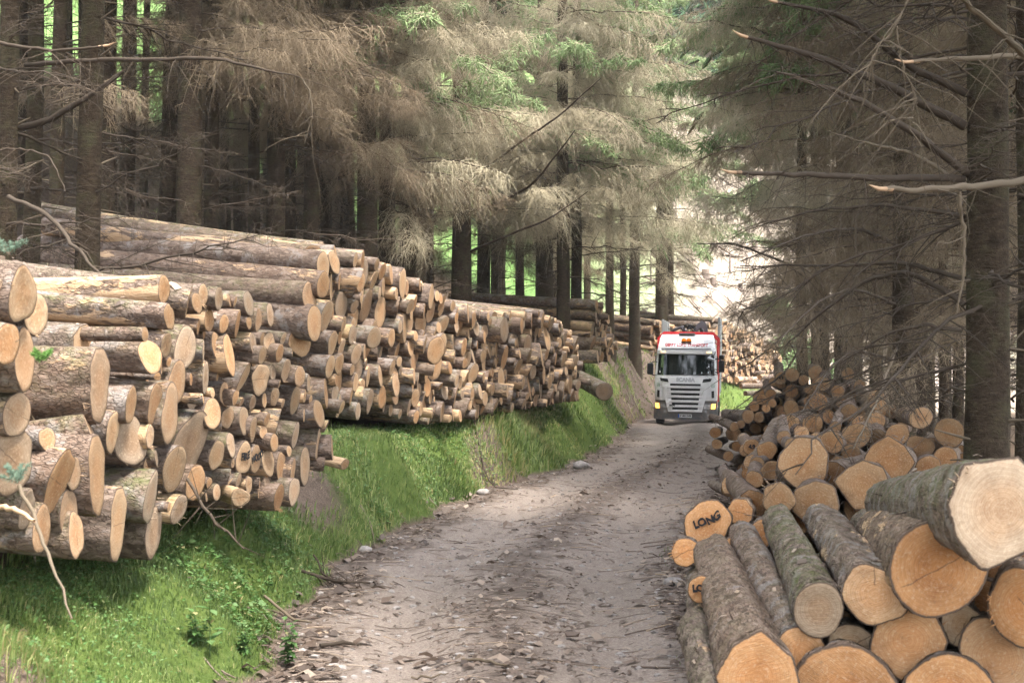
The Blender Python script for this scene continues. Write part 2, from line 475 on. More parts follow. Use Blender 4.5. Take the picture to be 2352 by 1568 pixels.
# ------------------------------------------------------------------ terrain
TOE_D = np.array([-8, 5, 9, 10.8, 13.1, 15.8, 18.5, 24.2, 31.8, 38, 46, 53, 58, 61, 63, 66, 72, 80, 90, 110, 140, 400.])
TOE_X = np.array([-1.9, -1.8, -1.8, -1.85, -1.93, -1.97, -1.55, -0.77, 1.30, 2.35, 3.55, 4.3, 5.0, 5.7, 6.4, 7.6, 11.0, 16.5, 24, 40, 66, 300.])
RGT_D = np.array([-8, 6, 10, 15.8, 20, 28, 38, 46, 57, 64, 70, 80, 95, 140, 400.])
RGT_X = np.array([1.9, 1.6, 1.6, 2.1, 2.9, 4.5, 7.0, 8.8, 10.2, 11.8, 14.6, 21.5, 33, 71, 305.])
BNK_D = np.array([-8, 8, 10, 12, 15, 18, 26, 36, 41, 46, 58, 65, 70, 76, 90, 400.])
BNK_H = np.array([0.72, 0.72, 0.66, 0.72, 0.88, 1.22, 1.03, 1.14, 1.58, 2.2, 2.6, 3.0, 2.2, 1.1, 0.7, 0.5])
_w = np.random.default_rng(5)
WAV = [(f, a, _w.uniform(0, 6.28, 8), _w.uniform(0, 6.28, 8)) for f, a in ((0.55, 1.0), (1.3, 0.55), (3.1, 0.28), (7.2, 0.14), (15.0, 0.07))]


def fbm(x, y, f0=1.0, lo=0):
    o = 0
    for f, a, th, ph in WAV[lo:]:
        s = 0
        for k in range(5):
            s = s + np.sin(f * f0 * (x * np.cos(th[k]) + y * np.sin(th[k])) * (0.7 + 0.16 * k) + ph[k])
        o = o + a * s / 3.2
    return o


def smooth_interp(d, D, X):
    return (np.interp(d - 1.6, D, X) + np.interp(d, D, X) * 2 + np.interp(d + 1.6, D, X)) / 4


def toe(d): return smooth_interp(d, TOE_D, TOE_X) + 0.10 * np.sin(d * 1.9) + 0.07 * np.sin(d * 4.3 + 1)
def rgt(d): return smooth_interp(d, RGT_D, RGT_X) + 0.08 * np.sin(d * 1.7 + 2) + 0.05 * np.sin(d * 5.1)
def hill(d): return 0.36 * np.maximum(0, np.asarray(d) - 84 + 3 * np.exp(-np.abs(np.asarray(d) - 84) / 6)) - 0.36 * 3 * np.exp(-np.abs(np.asarray(d) - 84) / 6) * (np.asarray(d) >= 84)


def gz(X, d):
    X, d = np.asarray(X, float), np.asarray(d, float)
    s = toe(d) - X
    q = X - rgt(d)
    B = np.interp(d, BNK_D, BNK_H)
    w = 0.80 + 0.22 * np.sin(d * 0.8 + 1)
    w = w + 0.15 + 0.7 * np.clip((d - 37) / 9, 0, 1)
    left = B * (0.55 * np.clip(s / w, 0, 1) + 0.45 * sstep(s / w)) + 0.10 * np.clip(s - 0.95, 0, 4.6) + 0.52 * np.maximum(0, s - 5.55)
    left = left + (fbm(X, d, 1.3, 1) * 0.085 + np.maximum(0, fbm(X + 9, d, 2.6)) * .09) * np.clip(s * 2, 0, 1) * np.clip(3 - s, .3, 1) + 0.10 * np.maximum(0, 1 - np.abs(s - 3) / 40) * fbm(X, d, 0.4) * (s > 6)
    left = left + (.17 * fbm(X, d, 1.5) + .10 * np.maximum(0, fbm(X, d, 4.0, 1))) * np.clip(s * 1.5, 0, 1) * np.clip((d - 38) / 5, 0, 1) * (d < 72)
    # mossy mound in the near corner
    left = left + 0.22 * np.exp(-(((X + 2.55) / 0.45) ** 2 + ((d - 6.9) / 0.55) ** 2)) * (s > 0)
    u = np.clip((X - toe(d)) / np.maximum(rgt(d) - toe(d), 0.5), 0, 1)
    road = -0.075 * np.exp(-((u - 0.28) / 0.09) ** 2) - 0.075 * np.exp(-((u - 0.73) / 0.09) ** 2) + 0.045 * np.exp(-((u - 0.5) / 0.11) ** 2)
    road = road + 0.012 * fbm(X, d, 1.6, 1) + 0.02 * (np.abs(u - 0.5) > 0.42) * fbm(X, d, 2.0, 1)
    right = 0.10 * sstep(q / 1.2) + 0.05 * fbm(X, d, 0.8) * np.clip(q, 0, 1) + 0.012 * np.maximum(0, q)
    z = np.where(s > 0, left, np.where(q > 0, right, road))
    return z + hill(d)


def uniq(*parts):
    return np.unique(np.round(np.concatenate(parts), 4))


D_ROWS = uniq(np.arange(-6, 5, 0.5), np.arange(5, 17, 0.1), np.arange(17, 42, 0.2), np.arange(42, 95, 0.6), np.arange(95, 330, 5))
S_COLS = uniq(np.arange(0, 1.8, 0.07), np.arange(1.8, 6.5, 0.25), np.arange(6.5, 32, 1), np.arange(32, 190, 7))


def ground_sheet(name, kind):
    if kind == 'left':
        d, s = np.meshgrid(D_ROWS, S_COLS, indexing='ij'); X = toe(d) - s
        gr = np.clip(1.15 - np.abs(s - 0.6) / 1.7, 0, 1) * np.clip((62 - d) / 8, 0, 1)
        bare = 0.75 * np.exp(-((s - 0.0) / 0.10) ** 2) + 0.9 * np.exp(-(((d - 16.9) / 0.9) ** 2 + ((s - 0.75) / 0.55) ** 2)) \
            + 0.95 * sstep((d - 53 + 2.5 * np.sin(s * 5) + 1.5 * np.sin(s * 13)) / 6) * (s < 3) * (d < 70) + 0.55 * np.maximum(0, fbm(X, d, 1.9) - .25) + .8 * np.exp(-(((X + 2.5) / 0.5) ** 2 + ((d - 6.9) / 0.6) ** 2)) + 0.6 * np.exp(-(((d - 28.5) / 1.0) ** 2 + ((s - 0.9) / 0.4) ** 2))
        opn = np.maximum(sstep((d - 68) / 8) * (s > 2.5) + sstep((d - 75) / 6), sstep((s - 27) / 7))
        gr = np.maximum(gr, 0.9 * sstep((d - 62) / 5) * (s < 2.5))
    elif kind == 'right':
        d, s = np.meshgrid(D_ROWS, S_COLS, indexing='ij'); X = rgt(d) + s
        gr = 0 * d; bare = 0.35 * np.exp(-((s - 0.2) / 0.5) ** 2); opn = np.maximum(sstep((d - 60) / 8), sstep((s - 30) / 8))
    else:
        dd = D_ROWS[D_ROWS < 200]
        d, u = np.meshgrid(dd, np.linspace(0, 1, 56), indexing='ij'); X = lerp(toe(d), rgt(d), u)
        gr = u
        edge = np.clip(1.3 - u / 0.15, 0, 1) + np.clip(1.25 - (1 - u) / 0.13, 0, 1) + 0.85 * np.exp(-((u - 0.5) / 0.095) ** 2)
        bare = np.clip(edge, 0, 1); opn = 0 * d
    Z = gz(X + (1e-4 if kind == 'road' else 0), d)
    if kind != 'road':  # share the road's rim
        Z[:, 0] = gz(X[:, 0] + (1e-3 if kind == 'left' else -1e-3), d[:, 0]) + 0.004
    else:
        pass
    V = np.stack([X, d, Z], -1).reshape(-1, 3)
    F = grid_faces(*d.shape)
    if kind == 'left': F = F[:, ::-1]
    zone = np.stack([gr, bare, np.clip(opn, 0, 1)], -1).reshape(-1, 3)
    o = link(name, mesh_np(name, V, F[:, ::-1], [ROAD if kind == 'road' else GROUND], True, None, {'zone': zone}))
    return tag(o, kind='structure')


tag(ground_sheet('bank', 'left'), 'steep grassy roadside bank rising into the forest floor')
tag(ground_sheet('road', 'road'), 'rutted gravel forest road strewn with bark')
tag(ground_sheet('ground', 'right'), 'needle covered forest floor right of the road')


# ------------------------------------------------------------------ logs
LOGS = []      # every log: dict(pos, axis, r, L, pile, t, z ...)


def log_axis(yaw, tilt):
    """unit vector from the visible cut into the pile; yaw is measured from +Y towards -X"""
    return Vector((-math.sin(yaw) * math.cos(tilt), math.cos(yaw) * math.cos(tilt), math.sin(tilt)))


def log_shape(r, L, seed, near=False, r1=None, poly=None, step=0.0, side=None, rings=None, flat=False):
    """log lying along +Z from its visible cut at z=0; returns bark arrays and cut arrays"""
    g = np.random.default_rng(seed)
    ns = side or (64 if near == 2 else 40 if near else 16)
    nr = rings or (90 if near == 2 else 26 if near else 7)
    th = np.arange(ns) * 2 * np.pi / ns
    prof = 1 + g.normal(0, .055) * np.cos(2 * th + g.uniform(0, 6)) + g.normal(0, .04) * np.cos(3 * th + g.uniform(0, 6)) + g.normal(0, .012) * np.cos(7 * th + g.uniform(0, 6)) + g.normal(0, .024) * np.cos(5 * th + g.uniform(0, 6))
    if poly is not None:
        pa = np.array([p[0] for p in poly]); pr = np.array([p[1] for p in poly])
        vx, vy = np.cos(np.radians(pa)) * pr, np.sin(np.radians(pa)) * pr
        out = np.zeros(ns)
        for i, a in enumerate(th):      # where the ray leaves the polygon
            best = 0
            for k in range(len(pa)):
                x0, y0, x1, y1 = vx[k], vy[k], vx[(k + 1) % len(pa)], vy[(k + 1) % len(pa)]
                det = math.cos(a) * (y0 - y1) - math.sin(a) * (x0 - x1)
                if abs(det) < 1e-9: continue
                tt = (x0 * (y0 - y1) - y0 * (x0 - x1)) / det
                uu = (math.cos(a) * y0 - math.sin(a) * x0) / det
                if tt > 0 and -1e-6 <= uu <= 1 + 1e-6: best = max(best, tt)
            out[i] = best
        out = (np.roll(out, 1) + 8 * out + np.roll(out, -1)) / 10
        prof0 = out
    else:
        prof0 = prof
    if r1 is None: r1 = r * g.uniform(0.78, 0.95)
    zz = np.concatenate([[0, 0.05], np.linspace(0, 1, nr)[1:] * L])
    n = len(zz)
    fr = np.clip(zz / (0.9 if poly is not None else 0.5), 0, 1)[:, None]
    pr = prof0[None] * (1 - fr) + prof[None] * fr
    rad = lerp(r, r1, (zz / L))[:, None] * pr
    flare = 1 + g.uniform(0.0, 0.10) * np.exp(-zz / 0.35)[:, None]
    rad = rad * flare
    nz = g.normal(0, 0.010 if not near else 0.007, (n, ns)) * 1.0
    for _ in range(int(L * (4 if near else 1.3))):            # knots and swellings
        a0, z0, w = g.uniform(0, 6.28), g.uniform(0.15, L), g.uniform(0.03, 0.07)
        da = np.angle(np.exp(1j * (th - a0)))[None]
        nz = nz + g.uniform(0.015, 0.055) * np.exp(-((da * r / w) ** 2 + ((zz[:, None] - z0) / w) ** 2))
    if near == 2:                                             # flaking plates of bark
        TH, ZZ = np.meshgrid(th, zz)
        U, W = TH * r * 9, ZZ * 4.0
        f1 = fbm(U, W, 2.2, 1) + .6 * fbm(U + 7, W * 2.2, 5.0, 1)
        nz = nz + (0.0075 * np.tanh(2.2 * f1) + g.normal(0, .0022, f1.shape)) / r * np.clip(ZZ / .06, 0, 1)
    rad = rad * (1 + nz)
    rad[0] *= 0.985
    bend = g.normal(0, 0.008, 2)
    cx, cy = bend[0] * zz ** 2 / 2, bend[1] * zz ** 2 / 2
    X = rad * np.cos(th)[None] + cx[:, None]; Y = rad * np.sin(th)[None] + cy[:, None]
    Z = np.repeat(zz[:, None], ns, 1)
    tx, ty = (0, 0) if flat else g.normal(0, 0.14, 2) if poly is None else g.normal(0, 0.03, 2)
    fade = np.exp(-zz / 0.25)[:, None]
    Z = Z + (tx * X + ty * Y) * fade
    V = np.stack([X, Y, Z], -1).reshape(-1, 3)
    F = grid_faces(n, ns, True)
    lc = np.stack([X, Y, Z], -1).reshape(-1, 3)
    bark = (V, F[:, ::-1], lc, np.ones(len(V)))
    def cap(row, zc, outward):
        ks = np.array([1.0, 0.985, 0.8, 0.5, 0.2]) if ns > 12 else np.array([1.0, 0.6])
        xs, ys, z0 = X[row], Y[row], Z[row]
        Vc, cr = [], []
        sx = g.uniform(-0.4, 0.4) * r
        sa = g.uniform(0, 6.28)
        for k in ks:
            x = cx[row] + (xs - cx[row]) * k; y = cy[row] + (ys - cy[row]) * k
            zc_ = zc + (tx * x + ty * y) * (outward < 0)
            if k < 0.99: zc_ = zc_ + outward * 0.003 + (np.convolve(np.tile(g.normal(0, 0.0022, ns), 3), [.25, .5, .25], 'same')[ns:2 * ns] if .3 < k < .9 else 0)
            zz_ = z0 if k == 1.0 else zc_
            if step and outward < 0 and k < 1:
                zz_ = zz_ - step * ((x * math.cos(sa) + y * math.sin(sa)) > sx)
            Vc.append(np.stack([x, y, zz_ + 0 * x], -1)); cr.append(np.full(ns, k))
        m = len(ks)
        Vc = np.concatenate(Vc + [np.array([[cx[row], cy[row], (zc if outward > 0 else 0) + outward * .004]])])
        cr = np.concatenate(cr + [np.zeros(1)])
        Fq = grid_faces(m, ns, True)
        i = np.arange(ns)
        Ft = np.stack([(m - 1) * ns + i, (m - 1) * ns + (i + 1) % ns, np.full(ns, m * ns)], 1)
        if outward > 0: Fq, Ft = Fq[:, ::-1], Ft[:, ::-1]
        return Vc, [Fq[:, ::-1] if outward < 0 else Fq[:, ::-1], Ft[:, ::-1] if outward < 0 else Ft[:, ::-1]], Vc.copy(), cr
    return bark, cap(0, 0.0, -1), cap(n - 1, L, 1)


def log_matrix(pos, axis, roll=0.0):
    z = axis.normalized()
    up = Vector((0, 0, 1))
    x = up.cross(z).normalized()
    y = z.cross(x)
    m = Matrix((x, y, z)).transposed().to_4x4()
    return Matrix.Translation(pos) @ m @ Matrix.Rotation(roll, 4, 'Z')


def add_log(pos, yaw, tilt, r, L, pile, **k):
    d = dict(pos=Vector(pos), axis=log_axis(yaw, tilt), r=r, L=L, pile=pile, seed=len(LOGS) + 100, **k)
    d.setdefault('t', d['pos'].y)
    LOGS.append(d)
    return d


def drop_pack(length, floor, top, radius, seed, most, pre=()):
    """logs let fall one after another into the lowest notch of the face of a stack"""
    g = np.random.default_rng(seed)
    ts = np.arange(0, length, 0.025)
    fl = floor(ts); tp = top(ts)
    T = [p[0] for p in pre]; Zc = [p[1] for p in pre]; Rr = [p[2] for p in pre]
    out = []
    miss = 0
    while len(out) < most and miss < 60:
        r = radius(g)
        z = fl + r
        if T:
            dt = ts[:, None] - np.array(T)[None]
            rr = (r + np.array(Rr)[None]) * 0.985
            hit = np.abs(dt) < rr
            h = np.where(hit, np.array(Zc)[None] + np.sqrt(np.maximum(rr ** 2 - dt ** 2, 0)), -9)
            z = np.maximum(z, h.max(1))
        sc = z - fl + g.normal(0, 0.05, len(ts))
        sc[z + r * 0.7 > tp] = 99
        k = int(np.argmin(sc))
        if sc[k] > 90: miss += 1; continue
        T.append(ts[k]); Zc.append(z[k]); Rr.append(r); out.append((ts[k], z[k], r))
    return out


def stack(A, B, floor, top, radius, seed, most, L, pile, yaw, tilt=0.09, jit=0.05, push=0.12, **k):
    """a stack whose cut ends face the road along the line A..B; floor and top are given over depth"""
    A, B = Vector((*A, 0)), Vector((*B, 0))
    ln = (B - A).length
    dd = lambda ts: lerp(A.y, B.y, ts / ln)
    g = np.random.default_rng(seed + 1)
    got = drop_pack(ln, lambda ts: np.interp(dd(ts), *floor), lambda ts: np.interp(dd(ts), *top), radius, seed, most)
    for t, z, r in got:
        p = A.lerp(B, t / ln)
        yw = yaw + g.normal(0, jit)
        ax = log_axis(yw, tilt)
        off = g.normal(0, push) * (1 if g.random() > 0.15 else 1.9)
        p = Vector((p.x, p.y, z)) + ax * off
        hf = z - float(np.interp(p.y, *floor))
        add_log(p, yw, tilt + g.normal(0, jit * 0.35), r, L * g.uniform(0.96, 1.02), pile, t=t, hz=hf, **k)
    return got


# the long stack on the bank (its logs about 4.6 m long)
stack((-2.7, 20.5), (1.8, 36),
      ([20.5, 21.2, 22.6, 24.3, 27, 29, 33, 36], [1.62, 1.42, 1.55, 1.22, 1.22, 1.28, 1.36, 1.38]),
      ([20.5, 22, 24, 25.5, 28, 32, 34, 36], [3.98, 3.95, 3.72, 3.42, 3.28, 3.50, 3.30, 2.75]),
      lambda g: float(np.clip(g.lognormal(math.log(0.132), 0.34), 0.065, 0.26)), 3, 460, 4.6, 'long', R(80), 0.105, 0.045, 0.085)
# smaller stacks farther along the bank
stack((2.6, 45), (3.45, 49.5), ([45, 49.5], [2.35, 2.45]), ([45, 47.5, 49.5], [4.35, 4.2, 3.2]),
      lambda g: float(np.clip(g.lognormal(math.log(0.135), 0.25), 0.08, 0.22)), 13, 90, 4.8, 'small', R(75), 0.06, 0.04, 0.12)
stack((6.7, 66.5), (8.7, 70.5), ([66.5, 70.5], [2.3, 1.8]), ([66.5, 70.5], [5.0, 4.7]),
      lambda g: float(np.clip(g.lognormal(math.log(0.16), 0.25), 0.1, 0.24)), 23, 90, 4.9, 'behind', R(66), 0.13, 0.05, 0.2)
stack((10.2, 72), (15.2, 81), ([72, 80], [1.6, 0.95]), ([72, 75, 80, 81], [4.75, 4.45, 3.6, 3.0]),
      lambda g: float(np.clip(g.lognormal(math.log(0.155), 0.28), 0.09, 0.25)), 33, 330, 4.9, 'sunlit', R(63), 0.05, 0.04, 0.14)

# near left: the big butts picked out one by one (x, y, width, height of the cut in the survey, extra)
NEAR_LEFT = [
    (12, 690, 34, 108, {}), (51, 678, 45, 140, {}), (82, 722, 26, 92, {}), (14, 790, 40, 98, {}), (56, 825, 50, 150, {}),
    (38, 951, 50, 104, dict(tilt=-.02)), (205, 982, 35, 66, dict(yaw=96, tilt=-.14, L=1.6, look='short round log lying askew')), (228, 885, 82, 172, dict(split=1)),
    (345, 818, 28, 74, dict(L=3.6)), (355, 927, 31, 98, dict()), (300, 1013, 52, 108, {}), (258, 992, 44, 92, {}),
    (133, 1108, 54, 146, {}), (222, 1091, 72, 185, dict(split=1)), (167, 1086, 28, 72, {}), (157, 1180, 44, 106, {}),
    (174, 1228, 24, 92, {}), (270, 1204, 78, 168, dict(split=1)), (352, 1221, 38, 120, {}), (345, 1144, 40, 112, dict(moss=1)),
    (390, 951, 33, 142, {}), (434, 1023, 38, 150, {}), (400, 1076, 28, 104, {}), (448, 1108, 24, 82, {}), (27, 1056, 50, 140, {}),
    (108, 1009, 34, 52, dict(L=1.4)), (405, 880, 26, 92, {}), (95, 1215, 40, 110, {}), (60, 1170, 40, 90, {}), (425, 800, 22, 96, {}),
    (300, 930, 26, 80, {}), (376, 665, 24, 60, dict(yaw=77, tilt=.0, L=3.4, strip=1)), (388, 728, 20, 62, {}), (432, 695, 30, 78, {}),
    (466, 676, 26, 44, {}), (452, 696, 16, 52, {}), (502, 686, 17, 52, {}), (571, 698, 19, 56, dict(L=2.6)), (620, 723, 17, 46, dict(L=2.6)),
    (545, 744, 26, 62, {}), (581, 789, 40, 48, {}), (642, 811, 32, 42, {}), (526, 815, 38, 92, {}), (498, 795, 26, 58, {}), (480, 735, 16, 52, {}),
    (560, 966, 34, 64, {}), (581, 985, 25, 57, {}), (560, 1052, 26, 70, dict(mark='FIRE')), (587, 1054, 24, 68, dict(mark='WOOD')),
    (616, 1062, 27, 60, {}), (645, 1072, 26, 66, {}), (672, 1084, 30, 60, {}), (700, 1070, 42, 84, {}), (678, 1000, 34, 62, {}), (638, 970, 26, 60, {}),
]
g = np.random.default_rng(77)
pre2 = []
for i, (x, y, w, h, k) in enumerate(NEAR_LEFT):
    k = dict(k)
    d = float(np.interp(x, [0, 370, 760], [7.5, 10.0, 14.6])) + g.normal(0, 0.10)
    if x < 100 and y < 900: d -= 0.35
    r = h / 2 * d / 3267 * 1.03
    p = P(x, y, d)
    yw = R(k.pop('yaw', 82 + g.normal(0, 5)))
    ti = k.pop('tilt', 0.07 + g.normal(0, 0.03))
    L = k.pop('L', 4.0 if x < 470 else 3.0)
    add_log(p, yw, ti, r, L, 'butts' if x < 470 else 'firewood', t=x / 100, hz=p.z - 0.8, big=1, **k)
    pre2.append((x, y, h))

# the firewood between them: thin logs packed in whatever room is left
A2, B2 = Vector((-2.74, 7.6, 0)), Vector((-1.86, 14.7, 0))
def fill_firewood():
    g = np.random.default_rng(9)
    top = ([300, 370, 480, 560, 620, 700, 745, 780], [690, 690, 655, 690, 715, 850, 930, 1040])
    bot = ([300, 370, 470, 550, 700, 775], [1260, 1220, 1150, 1160, 1120, 1070])
    taken = [(x, y, h / 2 * 0.62, h / 2) for x, y, h in pre2]
    n = 0
    for rpx in np.concatenate([np.sort(g.uniform(17, 36, 900))[::-1], np.sort(g.uniform(9, 20, 2500))[::-1]]):
        x = g.uniform(330, 770); y = g.uniform(640, 1240)
        if not (np.interp(x, *top) + rpx * .6 < y < np.interp(x, *bot) - rpx * .6): continue
        ok = True
        for (tx, ty, ra, rb) in taken:
            a, b = ra + rpx * 0.45, rb + rpx
            if ((x - tx) / a) ** 2 + ((y - ty) / b) ** 2 < 0.92: ok = False; break
        if not ok: continue
        taken.append((x, y, rpx * 0.52, rpx))
        d = float(np.interp(x, [0, 370, 760], [7.5, 10.0, 14.6])) + g.normal(0.05, 0.13)
        p = P(x, y, d)
        add_log(p, R(84 + g.normal(0, 7)), 0.06 + g.normal(0, 0.05), rpx * d / 3267, 3.0 * g.uniform(.85, 1.05), 'firewood', t=x / 100, hz=p.z - 0.9)
        n += 1
        if n > 190: break
    # logs set back in the dark gaps
    for k in range(70):
        x = g.uniform(5, 760); y0, y1 = np.interp(x, [0, 300] + top[0][1:], [640, 720] + top[1][1:]), np.interp(x, [0, 200] + bot[0][1:], [1240, 1250] + bot[1][1:])
        y = g.uniform(y0 + 60, y1 - 30)
        d = float(np.interp(x, [0, 370, 760], [7.5, 10.0, 14.6]))
        rp = g.uniform(22, 40) * (1.5 if x < 400 else 1)
        yw = R(78 + g.normal(0, 4))
        p = P(x, y, d) + log_axis(yw, 0.06) * g.uniform(0.35, 0.7)
        add_log(p, yw, 0.06, rp * d / 3267, 2.8, 'firewood' if x > 470 else 'butts', t=x / 100, hz=p.z - 0.9, back=1)
fill_firewood()
# long logs of the second tier seen above them, behind the near trunk
for (x0, y0, d0, x1, y1, d1, rr) in [(742, 612, 19.9, 70, 540, 21.6, .215), (715, 590, 20.6, 220, 512, 22.6, .20), (742, 655, 19.6, 85, 575, 21.2, .19),
                                     (710, 682, 19.4, 100, 628, 21.0, .20), (722, 742, 19.3, 380, 690, 20.2, .25), (690, 782, 19.4, 420, 740, 20.2, .24),
                                     (640, 655, 20.4, 60, 605, 21.5, .17), (560, 668, 20.6, 70, 640, 21.6, .17), (735, 580, 21.3, 90, 498, 23.2, .17)]:
    a, b = P(x0, y0, d0), P(x1, y1, d1)
    ax = (b - a)
    dct = add_log(a, 0, 0, rr * 0.93, ax.length, 'long', t=0.0, hz=a.z - 1.4, big=1, look='long log lying up the slope')
    dct['axis'] = ax.normalized()

# right: the heap beside the road, cut ends towards the camera (crop coordinates)
HEAP = [(500, 445, 88, 28), (450, 497, 54, 28), (405, 515, 62, 27.5), (540, 377, 66, 29.5), (590, 330, 72, 31), (650, 300, 68, 31.5), (665, 215, 58, 34),
        (720, 190, 82, 33), (600, 290, 55, 33), (795, 165, 90, 32), (1000, 225, 92, 30), (905, 270, 52, 29), (1100, 278, 82, 27.5), (970, 345, 122, 24.5),
        (910, 400, 66, 25), (790, 395, 112, 25), (710, 468, 50, 25), (785, 490, 112, 23), (935, 495, 127, 20.5), (1040, 445, 86, 23), (1085, 520, 80, 20),
        (1180, 420, 112, 22), (1365, 335, 124, 22.5), (1360, 475, 112, 20.5), (1225, 575, 168, 18.5), (1500, 570, 146, 18.5), (1660, 455, 150, 18.7),
        (1850, 555, 196, 16.8), (1655, 655, 176, 17.2), (1825, 720, 150, 16.6), (1710, 790, 150, 16.2), (1060, 620, 150, 16.5), (1370, 600, 130, 18.9),
        (1440, 750, 335, 14.2), (1270, 915, 345, 12.2), (680, 545, 92, 22), (615, 600, 72, 21), (525, 655, 106, 19.5), (625, 675, 126, 17.5), (560, 765, 96, 16.5),
        (655, 810, 130, 15), (870, 758, 365, 12.8), (703, 1000, 208, 11.6), (950, 1020, 310, 11.9), (490, 830, 72, 15.6), (420, 885, 82, 14.8), (540, 870, 112, 14.5),
        (1190, 700, 130, 17.2), (860, 560, 100, 18), (1540, 720, 150, 16.9), (620, 390, 56, 27), (660, 355, 60, 29), (1130, 345, 90, 24.5), (1240, 480, 90, 20.6),
        (1460, 410, 90, 23.5), (1250, 240, 80, 28), (1170, 160, 84, 32), (870, 200, 70, 33), (950, 150, 90, 34.5), (740, 590, 96, 17.5), (790, 640, 90, 16)]
g = np.random.default_rng(41)
POLY_BIG = {41: [(20, .92), (75, 1.0), (120, 1.05), (160, .98), (215, .98), (265, 1.2), (310, .9), (350, .98)], 43: [(30, .95), (90, .85), (140, 1.0), (190, .95), (235, 1.25), (290, .95), (340, 1.0)],
            33: [(0, 1.0), (45, .9), (90, 1.05), (135, .9), (180, 1.05), (240, .95), (300, .95)], 34: [(10, 1.05), (50, .85), (90, .95), (135, 1.0), (180, 1.0), (230, 1.05), (290, .9)]}
for i, (cx, cy, dm, d) in enumerate(HEAP):
    x, y, dv = 1548 + cx * .3417, 804 + cy * .3417, dm * .3417
    p = P(x, y, d)
    ray = math.atan2(p.x, p.y)
    yw = -(ray + R(.5) + g.normal(0, R(1 if dm > 180 else 2.5 if d < 21 else 5)))
    ex = {}
    if i == 37: ex['mark'] = '4.9'
    if i == 7: ex['mark'] = '4.9'
    add_log(p, yw, g.normal(-0.04, 0.05) if dm < 180 else -0.07, dv / 2 * d / 3267 * 1.03, 4.9 if d > 14 else 3.6, 'heap', t=p.y, hz=p.z, big=dm > 140, poly=POLY_BIG.get(i), **ex)
hl = [l for l in LOGS if l['pile'] == 'heap']
below = [(b0, z) for b0 in hl for z in np.arange(.12, b0['pos'].z - .12, .27)]
for b0, zl in below + [(hl[g.integers(len(hl))], None) for k in range(40)]:     # logs behind and under, filling the heap
    p = b0['pos'] + b0['axis'] * g.uniform(.45, 1.1) + Vector((g.uniform(-.3, .3), 0, g.uniform(-.5, -.12)))
    if zl is not None: p.z = zl + g.normal(0, .05)
    r = g.uniform(.09, .16)
    if p.z < r: p.z = r
    yw = -(math.atan2(p.x, p.y) + R(2.5) + g.normal(0, R(4)))
    add_log(p, yw, -.03, r, 4.2, 'heap', t=p.y, hz=p.z, back=1)

# right foreground: (cut x, y, diameter, depth) and where the far end lies
FORE = [
    (1880, 1400, 114, 7.3, 1790, 1195, 10.6, dict(tone='pale', moss=1)), (2010, 1365, 130, 7.2, 1895, 1200, 10.4, dict()),
    (2155, 1305, 208, 6.95, 2020, 1215, 10.2, dict(tone='orange')), (1738, 1556, 190, 7.0, 1655, 1300, 10.2, dict(tone='orange', poly=[(0, .95), (55, .92), (95, 1.12), (150, .95), (190, 1.0), (250, 1.0), (310, 1.0)])),
    (1840, 1502, 110, 7.35, 1712, 1245, 10.6, dict()), (1955, 1482, 98, 7.4, None, 0, 0, dict(tone='pale')),
    (2087, 1470, 172, 7.2, None, 0, 0, dict(poly=[(0, .92), (40, .95), (80, 1.05), (130, .98), (180, .98), (230, .95), (275, 1.1), (335, 1.1)])),
    (1942, 1612, 238, 7.15, None, 0, 0, dict(tone='orange')),
    (2305, 1172, 246, 6.2, 2035, 1148, 10.6, dict(tone='cream', moss=1, r1=.155, poly=[(5, .95), (50, 1.04), (108, .98), (150, .80), (196, 1.08), (252, .80), (290, 1.14), (330, .95)])),
    (2362, 1395, 168, 6.9, None, 0, 0, dict(tone='orange')), (2212, 1437, 92, 7.2, None, 0, 0, dict(tone='pale')),
    (2292, 1512, 168, 7.05, None, 0, 0, dict()), (2180, 1602, 195, 7.05, None, 0, 0, dict(tone='orange')),
    (1690, 1740, 130, 6.4, 1604, 1440, 8.7, dict()), (2400, 1640, 190, 7.0, None, 0, 0, dict()),
    (1815, 1700, 150, 7.0, None, 0, 0, dict()), (2060, 1720, 180, 7.0, None, 0, 0, dict()),
    (1625, 1201, 98, 10.8, None, 0, 0, dict(mark='LONG', tone='orange')), (1700, 1176, 58, 11.2, None, 0, 0, dict(tone='orange')), (1575, 1268, 64, 10.5, None, 0, 0, dict(tone='orange')),
    (1690, 1264, 66, 10.5, None, 0, 0, dict(tone='orange')), (1612, 1354, 62, 9.0, None, 0, 0, dict(mark='LON')), (1748, 1228, 62, 10.9, None, 0, 0, dict(tone='orange')),
    (2120, 1250, 120, 9.0, 2010, 1205, 11.4, dict()), (2330, 1300, 110, 7.8, None, 0, 0, dict(back=1)),
    (1895, 1560, 90, 7.7, None, 0, 0, dict(back=1)), (2140, 1560, 120, 7.6, None, 0, 0, dict(back=1)), (2030, 1580, 90, 7.7, None, 0, 0, dict(back=1)), (2255, 1400, 120, 7.7, None, 0, 0, dict(back=1)),
    (1925, 1430, 60, 7.8, None, 0, 0, dict(back=1)), (2080, 1385, 80, 7.8, None, 0, 0, dict(back=1)), (1800, 1600, 90, 7.6, None, 0, 0, dict(back=1)), (1640, 1560, 90, 8.0, 1590, 1330, 10.6, dict(back=1)),
]
